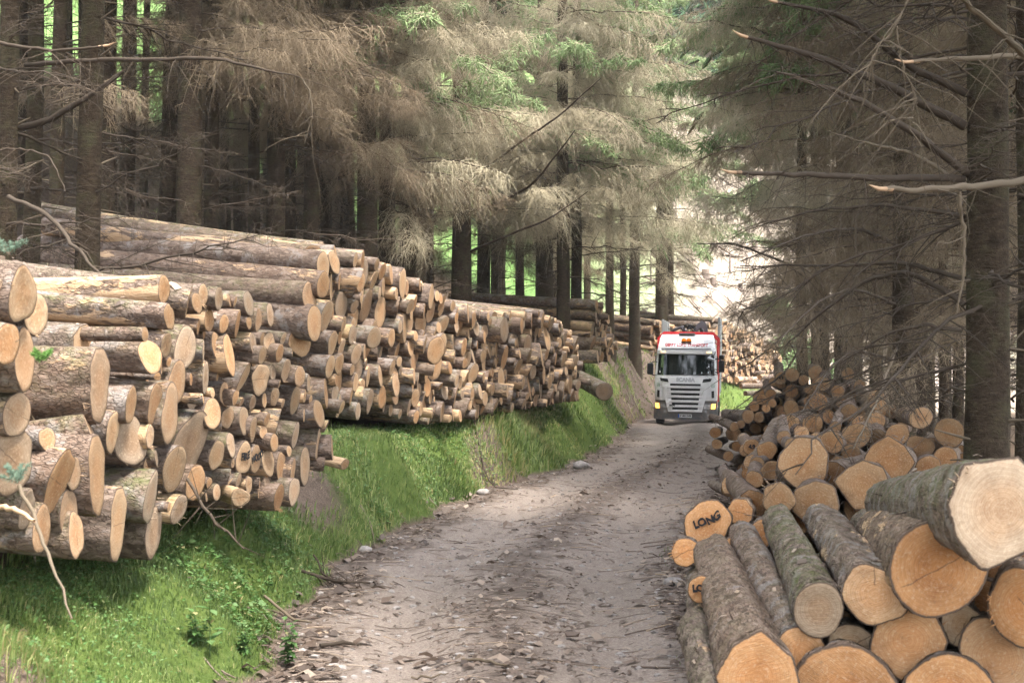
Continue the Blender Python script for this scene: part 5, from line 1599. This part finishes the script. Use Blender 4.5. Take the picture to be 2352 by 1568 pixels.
def sprig(x, y, d, ln, n, words, seed, mat):
    g = np.random.default_rng(seed)
    c = P(x, y, d)
    b = Bag()
    for k in range(n):
        a = g.uniform(-.9, .9); dr = Vector((math.sin(a) * .8, g.normal(0, .4), math.cos(a))).normalized()
        l = ln * g.uniform(.5, 1); w = np.linspace(0, 1, 4)
        pts = np.array([list(dr * (l * t_) + Vector((0, 0, -.25 * l * t_ * t_))) for t_ in w])
        V, F = strands(pts[None], np.array([[.003, .0026, .002, .0015]]), 4); b.add(V, F, 0)
        m = 70
        tt = g.uniform(.15, 1, m); p0 = np.stack([np.interp(tt, w, pts[:, j]) for j in range(3)], 1)
        nd = g.normal(0, 1, (m, 3)) + np.array(dr) * 1.2; nd /= np.linalg.norm(nd, axis=1, keepdims=True)
        V, F = strands(p0[:, None] + nd[:, None] * (np.array([0, .5, 1])[None, :, None] * .022), np.array([.0016, .0016, .0006])[None].repeat(m, 0), 3); b.add(V, F, 1)
    o = link('spruce_sprig', b.mesh('spruce_sprig', [LIMB_PALE, mat])); o.location = c
    tag(o, words, 'sprig')


NEEDLE_BLUE = m_twig('blue_needles', (.10, .16, .115), (.16, .22, .165))
NEEDLE_FRESH = m_twig('fresh_needles', (.10, .22, .05), (.16, .28, .08))
sprig(20, 585, 7.3, .16, 6, 'bluish green spruce sprig standing on the highest butt log', 1, NEEDLE_BLUE)
sprig(95, 830, 7.4, .10, 9, 'fresh green spruce tuft between the butt logs', 2, NEEDLE_FRESH)
sprig(40, 1110, 7.0, .15, 9, 'blue green needle sprig on the dead branch at the left edge', 3, NEEDLE_BLUE)

# what the fellers left on the open slope
b = Bag(); g = np.random.default_rng(91)
n = 420; d = g.uniform(83, 118, n); px = g.uniform(1480, 1900, n); X = (px - 1176) * d / 3267
k = X > toe(d) - 40; X, d = X[k], d[k]; n = len(X)
a = g.uniform(0, 3.14, n); ln = g.uniform(.5, 3.0, n); w = np.linspace(-.5, .5, 3)
T = np.stack([X[:, None] + np.cos(a)[:, None] * ln[:, None] * w, d[:, None] + np.sin(a)[:, None] * ln[:, None] * w], -1)
T = np.concatenate([T, (gz(T[..., 0], T[..., 1]) + g.uniform(.05, .35, (n, 1)))[..., None]], -1)
V, F = strands(T, np.array([.035, .04, .02])[None].repeat(n, 0) * g.uniform(.5, 1.6, (n, 1)), 4); b.add(V, F, 0, tone=np.repeat(g.beta(1.5, 2, n), 12))
n = 70; d = g.uniform(84, 116, n); X = (g.uniform(1500, 1880, n) - 1176) * d / 3267; z = gz(X, d)
T = np.stack([np.stack([X, d, z - .2], 1), np.stack([X, d, z + .25], 1), np.stack([X, d, z + .42], 1)], 1)
V, F = strands(T, np.array([.26, .2, .19])[None].repeat(n, 0) * g.uniform(.7, 1.3, (n, 1)), 8); b.add(V, F, 0, tone=np.repeat(g.beta(1.5, 2, n), 24))
tag(link('felling_brash', b.mesh('felling_brash', [CHIP])), 'brash and stumps left on the pale felled slope behind', kind='stuff')

# shrubs in the clearing at the back
def shrub(X, d, r, words, seed):
    g = np.random.default_rng(seed)
    n = 900
    a = g.uniform(0, 6.28, n); ph = np.arccos(g.uniform(0, 1, n)); rr = r * g.random(n) ** .4 * (.75 + .25 * np.sin(a * 3 + ph * 4))
    p = np.stack([rr * np.sin(ph) * np.cos(a), rr * np.sin(ph) * np.sin(a), rr * np.cos(ph) * 1.15], 1)
    dr = p / (np.linalg.norm(p, axis=1, keepdims=True) + 1e-6) + g.normal(0, .5, (n, 3))
    w = np.linspace(0, 1, 3)
    V, F = strands(p[:, None] + dr[:, None] * (w[None, :, None] * .28), np.array([.03, .07, .01])[None].repeat(n, 0), 3)
    root = empty('shrub', (X, d, float(gz(X, d)))); tag(root, words, 'shrub')
    link('foliage', mesh_np('foliage', V, F, [NEEDLE]), root)
    V, F = strands(np.array([[[0, 0, -.2], [0, 0, .3], [.05, 0, .7 * r]]]), np.array([[.05, .04, .02]]), 5)
    link('stem', mesh_np('stem', V, F, [LIMB]), root)


for k, (x, d, r, words) in enumerate([(1795, 82, 1.5, 'round green shrub just right of the sunlit stack'), (1830, 88, 1.9, 'taller green shrub between the sunlit stack and the heap trees'),
                                      (1780, 92, 1.2, 'small shrub behind the end of the sunlit stack'), (1890, 84, 1.7, 'green shrub seen between two trunks behind the heap'),
                                      (1740, 104, 1.3, 'lone shrub on the pale slope above the sunlit stack'), (1690, 110, 1.0, 'tiny shrub on the pale slope behind the lorry')]):
    shrub((x - 1176) * d / 3267, d, r, words, 40 + k)

NEEDLE_FAR = m_twig('far_needles', (.055, .105, .055), (.09, .15, .08))
# the far plantation on the hill
b = Bag()
g = np.random.default_rng(3)
Vc = np.array([v.co[:] for v in CROWN[0].vertices])[::1]; Fc = np.array([p.vertices[:] for p in CROWN[0].polygons])
keepf = Fc[(Fc[:, 0] // 12) % 9 == 0]
us = np.unique(keepf); rm = np.zeros(len(Vc), int); rm[us] = np.arange(len(us)); Vc = Vc[us]; keepf = rm[keepf]
for k in range(300):
    d = g.uniform(112, 165); X = (g.uniform(1480, 2420) - 1176) * d / 3267 if k < 230 else (g.uniform(-100, 1200) - 1176) * d / 3267
    s = g.uniform(.8, 1.3)
    V = Vc * np.array([s * 1.15, s * 1.15, s * 1.2]) * np.array([1.6, 1.6, 1]) + np.array([X, d, float(gz(X, d)) - .3])
    b.add(V, keepf, 0)
tag(link('far_wood', b.mesh('far_wood', [NEEDLE_FAR])), 'bluish conifer plantation far up the hill behind', kind='stuff')

# ------------------------------------------------------------------ the lorry
t = NT('white_paint')                                       # road dust thickens towards the wheels
tc = t.n('TexCoord', 3); dz_ = t.sep(tc)[2]
du = t.math('MULTIPLY', t.mapr(t.noise(tc, 3.5, 5, .7), .35, .7), t.mapr(dz_, 2.2, .6, .04, .42))
WHITE = t.finish(t.mix(du, (.74, .75, .78), (.30, .255, .21)), t.mapr(du, 0, .6, .28, .7), None, .5, Coat_Weight=.3, Coat_Roughness=.1)
RED = simple('red_paint', (.55, .022, .028), .35, spec=.5)
RED_DARK = simple('dark_red_paint', (.22, .015, .02), .45)
t = NT('grey_plastic')
tc = t.n('TexCoord', 3)
du = t.mapr(t.noise(tc, 5, 5, .7), .4, .75, .1, .8)
GREY = t.finish(t.mix(du, (.075, .082, .095), (.20, .17, .14)), .65)
DARK = simple('black_plastic', (.014, .015, .017), .5)
RUBBER = simple('tyre_rubber', (.02, .019, .018), .85)
STEEL = simple('galvanised_steel', (.42, .44, .47), .45, Metallic=.7)
CHROME = simple('silver_letters', (.42, .43, .46), .35, Metallic=.5)
GLASS = simple('dark_glass', (.006, .010, .010), .04, spec=.7)
LENS = simple('clear_lens', (.35, .36, .38), .15, Metallic=.6)
RUST = simple('crane_grey', (.10, .095, .11), .55)
PLATE = simple('plate_white', (.75, .76, .76), .5)
BLUE = simple('plate_blue', (.02, .10, .42), .5)
AMBER = simple('amber_dome', (.75, .20, .015), .15, Emission_Color=(1.0, .30, .03), Emission_Strength=.04)
LIT = NT('lit_indicator').finish((.9, .45, .1), .3, Emission_Color=(1.0, .40, .06), Emission_Strength=.75)
LIT_WARM = NT('lit_marker').finish((.9, .6, .3), .3, Emission_Color=(1.0, .62, .30), Emission_Strength=.32)
GREEN = simple('green_sticker', (.03, .20, .09), .5)
WOODY = simple('dash_paper', (.55, .66, .68), .6)

truck = empty('timber_lorry', (6.82, 56.2, 0), (0, R(1.0), -math.atan2(6.9, 57) - R(2.5)))
truck.location.z = float(gz(6.9, 57.5)) - .03
tag(truck, 'white timber lorry with red headboard and lit indicators driving up the track', 'lorry')
ZS = np.array([.95, 1.6, 1.93, 2.84, 2.95, 3.12, 3.42, 3.60])
WS = np.array([2.44, 2.47, 2.44, 2.34, 2.32, 2.26, 2.16, 2.04])
FS = np.array([.03, .0, .03, .26, .26, .32, .52, .86])
def half(z): return np.interp(z, ZS, WS) / 2
def fy(x, z): return np.interp(z, ZS, FS) + .34 * np.abs(x / half(z)) ** 4.5 + .05 * (x / half(z)) ** 2

def shell(name, z0, z1, mat, parent, y1=2.3, nz=8, grow=0.0):
    zs = np.unique(np.concatenate([np.linspace(z0, z1, nz), ZS[(ZS > z0) & (ZS < z1)]]))
    a = np.linspace(-1, 1, 25); a = np.sign(a) * np.abs(a) ** .75
    rows = []
    for z in zs:
        x = a * (half(z) + grow)
        y = fy(a * half(z), z) - grow
        rows.append(np.concatenate([[(-half(z) - grow, y1, z)], np.stack([x, y, 0 * x + z], 1), [(half(z) + grow, y1, z)]]))
    V = np.array(rows); n, m, _ = V.shape
    F = [grid_faces(n, m, True), np.array([list(range(m))]), np.array([list(range((n - 1) * m, n * m))[::-1]])]
    return link(name, mesh_np(name, V.reshape(-1, 3), F, [mat], False), parent)

def panel(name, corners, off, th, mat, parent, nx=10, nz=6, smooth=True):
    """a sheet that follows the curved front: corners bl, br, tr, tl as (x, z)"""
    u = np.linspace(0, 1, nx)[None, :, None]; v = np.linspace(0, 1, nz)[:, None, None]
    c = np.array(corners, float)
    q = (c[0] * (1 - u) + c[1] * u) * (1 - v) + (c[3] * (1 - u) + c[2] * u) * v
    x, z = q[..., 0], q[..., 1]
    y = fy(x, z) - off
    Vf = np.stack([x, y - th, z], -1).reshape(-1, 3); Vb = np.stack([x, y, z], -1).reshape(-1, 3)
    F = grid_faces(nz, nx); n = len(Vf)
    rim = list(range(nx)) + [k * nx + nx - 1 for k in range(1, nz)] + [(nz - 1) * nx + k for k in range(nx - 2, -1, -1)] + [k * nx for k in range(nz - 2, 0, -1)]
    S = np.array([(rim[k], rim[(k + 1) % len(rim)], rim[(k + 1) % len(rim)] + n, rim[k] + n) for k in range(len(rim))])
    return link(name, mesh_np(name, np.concatenate([Vf, Vb]), [F, F[:, ::-1] + n, S[:, ::-1]], [mat], False), parent)

def block(name, x, y, z, mat, parent, bev=.02):
    o = link(name, bevel_box(name, (x[1] - x[0], y[1] - y[0], z[1] - z[0]), mat, bev), parent)
    o.location = ((x[0] + x[1]) / 2, (y[0] + y[1]) / 2, (z[0] + z[1]) / 2)
    return o

cab = shell('cab', .98, 3.60, WHITE, truck)
panel('windscreen', [(-1.13, 1.98), (1.13, 1.98), (1.10, 2.80), (-1.10, 2.80)], .004, .02, GLASS, truck, 20, 6)
block('side_window', (-1.235, -1.20), (.62, 1.45), (2.02, 2.75), GLASS, truck, .01)
block('side_window', (1.20, 1.235), (.62, 1.45), (2.02, 2.75), GLASS, truck, .01)
vis = panel('sun_visor', [(-1.17, 2.83), (1.17, 2.83), (1.15, 2.95), (-1.15, 2.95)], .0, .13, WHITE, truck, 20, 3)
for s in (-1, 1):
    panel('marker_light', sorted([(s * 1.0, 2.865), (s * .82, 2.865)]) + sorted([(s * .82, 2.915), (s * 1.0, 2.915)], reverse=True), .131, .015, LIT_WARM, truck, 3, 2)
panel('roof_sign', [(-.98, 3.04), (.98, 3.04), (.94, 3.55), (-.94, 3.55)], .004, .03, WHITE, truck, 18, 8)
panel('sign_trim', [(-.98, 3.01), (.98, 3.01), (.98, 3.035), (-.98, 3.035)], .004, .04, DARK, truck, 18, 2)
def letter(name, body, size, z, mat, off, x=0, xs=1.0, bold=.004, shear=0, tilt=None, par=truck):
    o = text_mesh(name, body, size, .004, mat, par, xs=xs, bold=bold, shear=shear)
    o.location = (x, float(fy(x, z)) - off, z)
    dz = .06
    slope = math.atan2(float(fy(x, z + dz) - fy(x, z - dz)), 2 * dz)
    o.rotation_euler = (math.pi / 2 - slope, 0, 0)
    return o
# the sign curves with the roof, so it is lettered in three pieces
SIGN_RED = simple('sign_red', (.42, .02, .04), .5)
o = text_mesh('sign_lettering', 'GERRY LORD TRANSPORT', .165, .003, SIGN_RED, truck, xs=1.0, bold=.006)
w0 = max(v.co.x for v in o.data.vertices) - min(v.co.x for v in o.data.vertices)
for v in o.data.vertices:
    x = v.co.x * 1.70 / w0; z = 3.17 + v.co.y * 1.0
    v.co = (x, float(fy(x, z)) - .042 - v.co.z, z)
o = letter('maker_lettering', 'SCANIA', .20, 1.79, CHROME, .05, xs=1.05, bold=.012)
w0 = max(v.co.x for v in o.data.vertices) - min(v.co.x for v in o.data.vertices)
for v in o.data.vertices: v.co.x *= .74 / w0
# front panel with its bars and slots
panel('grille_panel', [(-.82, 1.08), (.82, 1.08), (.95, 1.90), (-.95, 1.90)], .006, .035, WHITE, truck, 14, 6)
panel('lower_grille_panel', [(-.66, .53), (.66, .53), (.80, 1.07), (-.80, 1.07)], -.02, .10, WHITE, truck, 14, 4)
for k in range(6):
    zc = 1.60 - k * .187
    wv = .60 - .02 * k
    off = .043 if k < 3 else .082
    panel('grille_slot', [(-wv, zc - .042), (wv, zc - .042), (wv, zc + .042), (-wv, zc + .042)], off, .006, DARK, truck, 12, 2)
    panel('grille_bar', [(-wv - .12, zc - .125), (wv + .12, zc - .125), (wv + .07, zc - .05), (-wv - .07, zc - .05)], off, .05, WHITE, truck, 12, 2)
for s in (-1, 1):
    panel('air_intake', [(s * .66, 1.69), (s * .98, 1.74), (s * 1.03, 1.86), (s * .70, 1.83)][::s], .045 if False else .044, .012, DARK, truck, 5, 3)
    panel('corner_panel', [(s * .95, 1.02), (s * 1.20, 1.03), (s * 1.21, 1.88), (s * 1.04, 1.88)][::s], .004, .03, WHITE, truck, 6, 5)
    panel('side_vent', [(s * 1.03, 1.08), (s * 1.13, 1.10), (s * 1.12, 1.38), (s * 1.02, 1.36)][::s], .036, .01, DARK, truck, 3, 3)
    for j in range(3):
        panel('leaf_sticker', [(s * (1.02 + j * .045), 1.50), (s * (1.04 + j * .045), 1.50), (s * (1.04 + j * .045), 1.66), (s * (1.03 + j * .045), 1.68)][::s], .036, .004, GREEN, truck, 2, 2)
# bumper and lamps
b0 = shell('bumper', .22, .70, GREY, truck, 1.3, 4, .03)
shell('bumper_step', .70, .97, GREY, truck, 1.2, 3, -.02)
panel('bumper_air_slot', [(-.25, .60), (.25, .60), (.28, .66), (-.28, .66)], .032, .01, DARK, truck, 6, 2)
for s in (-1, 1):
    panel('headlight', [(s * .70, .66), (s * 1.14, .66), (s * 1.17, .88), (s * .72, .84)][::s], .0, .05, LENS, truck, 6, 3)
    panel('indicator', [(s * 1.02, .66), (s * 1.17, .66), (s * 1.19, .86), (s * 1.05, .86)][::s], .052, .02, LIT, truck, 4, 3)
    panel('fog_light', [(s * .76, .50), (s * .85, .50), (s * .85, .60), (s * .76, .60)][::s], .034, .015, LENS, truck, 3, 3)
pl = panel('number_plate', [(-.27, .31), (.27, .31), (.27, .44), (-.27, .44)], .034, .012, PLATE, truck, 6, 2)
panel('plate_band', [(-.27, .312), (-.215, .312), (-.215, .438), (-.27, .438)], .047, .003, BLUE, pl, 2, 2)
o = text_mesh('plate_lettering', '06-MH-15498', .105, .002, DARK, pl, bold=.004)
w0 = max(v.co.x for v in o.data.vertices) - min(v.co.x for v in o.data.vertices)
for v in o.data.vertices: v.co.x *= .44 / w0
o.location = (.025, float(fy(0, .375)) - .050, .375); o.rotation_euler = (math.pi / 2, 0, 0)
o = letter('model_lettering', 'R470', .085, .78, DARK, .138, x=-.50, xs=1.25, bold=.006)
# beacon
bm = bmesh.new()
bmesh.ops.create_uvsphere(bm, u_segments=16, v_segments=8, radius=1)
for v in bm.verts: v.co = Vector((v.co.x * .10, v.co.y * .09, max(v.co.z, -.5) * .095))
bme = bm_mesh('beacon', bm, [AMBER], True)
for s in (-.10, .10):
    o = link('beacon', bme, truck); o.location = (s, float(fy(0, 3.36)) - .10, 3.36)
block('beacon_base', (-.2, .2), (.34, .52), (3.26, 3.31), DARK, truck, .01)
block('roof_hatch_bar', (-.32, .32), (.66, .9), (3.59, 3.66), GREY, truck, .02)
# mirrors
for s, z0, z1 in ((-1, 1.98, 2.44), (1, 2.12, 2.58)):
    m = block('mirror', tuple(sorted((s * 1.28, s * 1.52))), (.05, .25), (z0, z1), DARK, truck, .05)
    V, F = strands(np.array([[[s * 1.15, .40, z1 + .05], [s * 1.28, .28, z1 + .06], [s * 1.40, .16, z1 - .02]], [[s * 1.15, .40, z0 + .0], [s * 1.28, .28, z0 - .02], [s * 1.38, .16, z0 + .03]]]), np.full((2, 3), .022), 6)
    link('mirror_arm', mesh_np('mirror_arm', V, F, [DARK]), truck)
block('wide_angle_mirror', (1.29, 1.49), (.05, .22), (2.62, 2.80), DARK, truck, .05)
fm = block('front_mirror', (.84, 1.13), (-.16, -.02), (2.57, 2.68), STEEL, truck, .04); fm.rotation_euler = (0, R(18), 0)
V, F = strands(np.array([[[1.16, .35, 2.92], [1.12, .02, 2.82], [1.02, -.09, 2.66]]]), np.full((1, 3), .016), 6)
link('mirror_arm', mesh_np('mirror_arm', V, F, [DARK]), truck)
# wipers, papers on the dash
for x0, x1 in ((-.55, .02), (.30, .88)):
    V, F = strands(np.array([[[x0, float(fy(x0, 1.99)) - .04, 1.985], [(x0 + x1) / 2, float(fy((x0 + x1) / 2, 2.03)) - .045, 2.03], [x1, float(fy(x1, 2.10)) - .045, 2.10]]]), np.full((1, 3), .012), 4)
    link('wiper', mesh_np('wiper', V, F, [DARK]), truck)
panel('windscreen_paper', [(.62, 2.05), (.90, 2.06), (.90, 2.13), (.62, 2.12)], .026, .002, WOODY, truck, 2, 2)
panel('windscreen_sticker', [(-1.04, 2.06), (-1.0, 2.06), (-1.0, 2.14), (-1.04, 2.14)], .026, .002, PLATE, truck, 2, 2)
for q in ((.84, 2.28), (.90, 2.33)):
    panel('windscreen_sticker', [(q[0] - .03, q[1] - .03), (q[0] + .03, q[1] - .03), (q[0] + .03, q[1] + .03), (q[0] - .03, q[1] + .03)], .026, .002, LENS, truck, 2, 2)
# headboard: a red frame with cut corners behind the cab
bm = bmesh.new()
def ring(w, top, bot, c):
    return [(-w, bot), (-w, top - c), (-w + c, top), (w - c, top), (w, top - c), (w, bot)]
o_, i_ = ring(1.28, 3.75, .9, .26), ring(1.16, 3.64, .9, .24)
Vs = []
for y in (2.38, 2.50):
    Vs += [bm.verts.new((x, y, z)) for x, z in o_]; Vs += [bm.verts.new((x, y, z)) for x, z in i_]
for k in range(5):
    bm.faces.new([Vs[k], Vs[k + 1], Vs[k + 7], Vs[k + 6]]); bm.faces.new([Vs[12 + k], Vs[18 + k], Vs[19 + k], Vs[13 + k]])
    bm.faces.new([Vs[k], Vs[12 + k], Vs[13 + k], Vs[k + 1]]); bm.faces.new([Vs[6 + k], Vs[7 + k], Vs[19 + k], Vs[18 + k]])
for a, b_ in ((0, 6), (5, 11)): bm.faces.new([Vs[a], Vs[b_], Vs[12 + b_], Vs[12 + a]])
hb = link('headboard', bm_mesh('headboard', bm, [RED]), truck)
block('headboard_sheet', (-1.14, 1.14), (2.42, 2.46), (1.0, 3.63), PLATE, truck, .005)
for s in (-1, 1):
    block('deflector', tuple(sorted((s * 1.17, s * 1.245))), (2.1, 2.36), (1.1, 3.2), RED, truck, .02)
    for z in (2.9, 3.25):
        block('headboard_bar', tuple(sorted((s * 1.0, s * 1.2))), (2.33, 2.378), (z, z + .05), RED, truck, .006)
# chassis, sides, wheels
block('chassis', (-.45, .45), (.6, 9.6), (.75, 1.02), RED_DARK, truck, .02)
for s in (-1, 1):
    block('fuel_tank', tuple(sorted((s * .75, s * 1.2))), (2.7, 4.2), (.5, 1.0), STEEL, truck, .08)
    block('side_skirt', tuple(sorted((s * 1.17, s * 1.23))), (1.3, 2.3), (.45, 1.0), RED_DARK, truck, .02)
def wheel(x, y, w=.32):
    root = link('wheel', None, truck)
    root.location = (x, y, .50)
    th = np.arange(28) * 2 * np.pi / 28
    prof = [(-w / 2, .30), (-w / 2, .44), (-w / 2 + .04, .495), (w / 2 - .04, .495), (w / 2, .44), (w / 2, .30)]
    V = np.array([[(px, math.cos(a) * pr, math.sin(a) * pr) for a in th] for px, pr in prof])
    tw = np.array([1 + .012 * (k % 2) for k in range(28)])
    V[2:4, :, 1:] *= tw[None, :, None]
    link('tyre', mesh_np('tyre', V.reshape(-1, 3), grid_faces(6, 28, True), [RUBBER], False), root)
    prof = [(-w / 2 + .02, .30), (-w / 2 + .08, .26), (0, .20), (w / 2 - .08, .26), (w / 2 - .02, .30)]
    V = np.array([[(px, math.cos(a) * pr, math.sin(a) * pr) for a in th] for px, pr in prof])
    V = np.concatenate([V.reshape(-1, 3), [[0, 0, 0]]])
    F = grid_faces(5, 28, True)
    hub = np.array([(2 * 28 + k, 2 * 28 + (k + 1) % 28, 140) for k in range(28)])
    link('rim', mesh_np('rim', V, [F, hub], [STEEL], False), root)
for s in (-1, 1):
    wheel(s * 1.03, 1.05)
    for y in (6.0, 7.4):
        wheel(s * .95, y, .55)
    block('mudguard', tuple(sorted((s * .85, s * 1.22))), (.50, 1.75), (.97, 1.03), DARK, truck, .02)
# bunks with their stakes
for y in (4.6, 6.0, 7.4, 8.8):
    block('bunk', (-1.2, 1.2), (y - .09, y + .09), (1.05, 1.2), STEEL, truck, .015)
    for s in (-1, 1):
        st = block('stake', tuple(sorted((s * 1.14, s * 1.24))), (y - .05, y + .05), (1.2, 4.32 if s < 0 else 4.45), STEEL, truck, .012)
# loading crane folded behind the cab
cr = block('crane_column', (-.18, .22), (2.7, 3.1), (1.0, 3.35), RUST, truck, .05)
V, F = strands(np.array([[[0, 2.9, 3.5], [-.3, 2.95, 3.95], [-.62, 3.1, 3.85], [-.8, 3.2, 3.7]], [[.05, 2.9, 3.4], [.3, 3.0, 3.9], [.42, 3.1, 4.0], [.55, 3.2, 3.75]]]), np.array([[.1, .09, .07, .06], [.1, .1, .09, .08]]), 6)
link('crane_arm', mesh_np('crane_arm', V, F, [RUST], False), truck)
bm = bmesh.new()
outl = [(-.28, 3.45), (-.22, 3.85), (-.02, 4.03), (.14, 3.98), (.24, 3.7), (.26, 3.45), (.12, 3.45), (.08, 3.66), (-.06, 3.74), (-.14, 3.62), (-.18, 3.45)]
fr = [bm.verts.new((x + .52, 2.75, z + .2)) for x, z in outl]; bk = [bm.verts.new((x + .52, 3.05, z + .2)) for x, z in outl]
bm.faces.new(fr); bm.faces.new(bk[::-1])
for k in range(len(outl)): bm.faces.new([fr[k], bk[k], bk[(k + 1) % len(outl)], fr[(k + 1) % len(outl)]])
link('crane_grab', bm_mesh('crane_grab', bm, [RUST]), truck)
g = np.random.default_rng(4)
hs = []
for k in range(7):
    x0 = g.uniform(-.45, .0)
    hs.append([[x0, 2.8, 3.45], [x0 + g.uniform(-.1, .1), 2.75, 3.75 + g.uniform(-.05, .15)], [x0 + .2, 2.8, 3.8 + g.uniform(-.1, .15)], [x0 + .38, 2.85, 3.5]])
hs = np.array(hs); hs[:, :, 2] += .2; hh = np.stack([np.stack([np.interp(np.linspace(0, 3, 10), range(4), h[:, k]) for k in range(3)], 1) for h in hs])
hh[:, 1:-1] = (hh[:, :-2] + hh[:, 1:-1] * 2 + hh[:, 2:]) / 4
for h in hh:
    V, F = strands(h[None], np.full((1, 10), .013), 4); link('hydraulic_hose', mesh_np('hydraulic_hose', V, F, [DARK]), truck)

# ------------------------------------------------------------------ the hazy air
HZ = bpy.data.materials.new('hazy_air'); HZ.use_nodes = True
ht = HZ.node_tree; ht.nodes.clear()
ho = ht.nodes.new('ShaderNodeOutputMaterial'); hv = ht.nodes.new('ShaderNodeVolumePrincipled')
hv.inputs['Color'].default_value = (.92, .94, .95, 1); hv.inputs['Density'].default_value = 0.0004; hv.inputs['Anisotropy'].default_value = .3
ht.links.new(hv.outputs[0], ho.inputs['Volume'])
V, F = box_vf(-260, 420, -40, 345, -3, 130)
hz = link('haze', mesh_np('haze', V, F, [HZ], False)); tag(hz, 'thin pale haze hanging in the wood', kind='stuff')
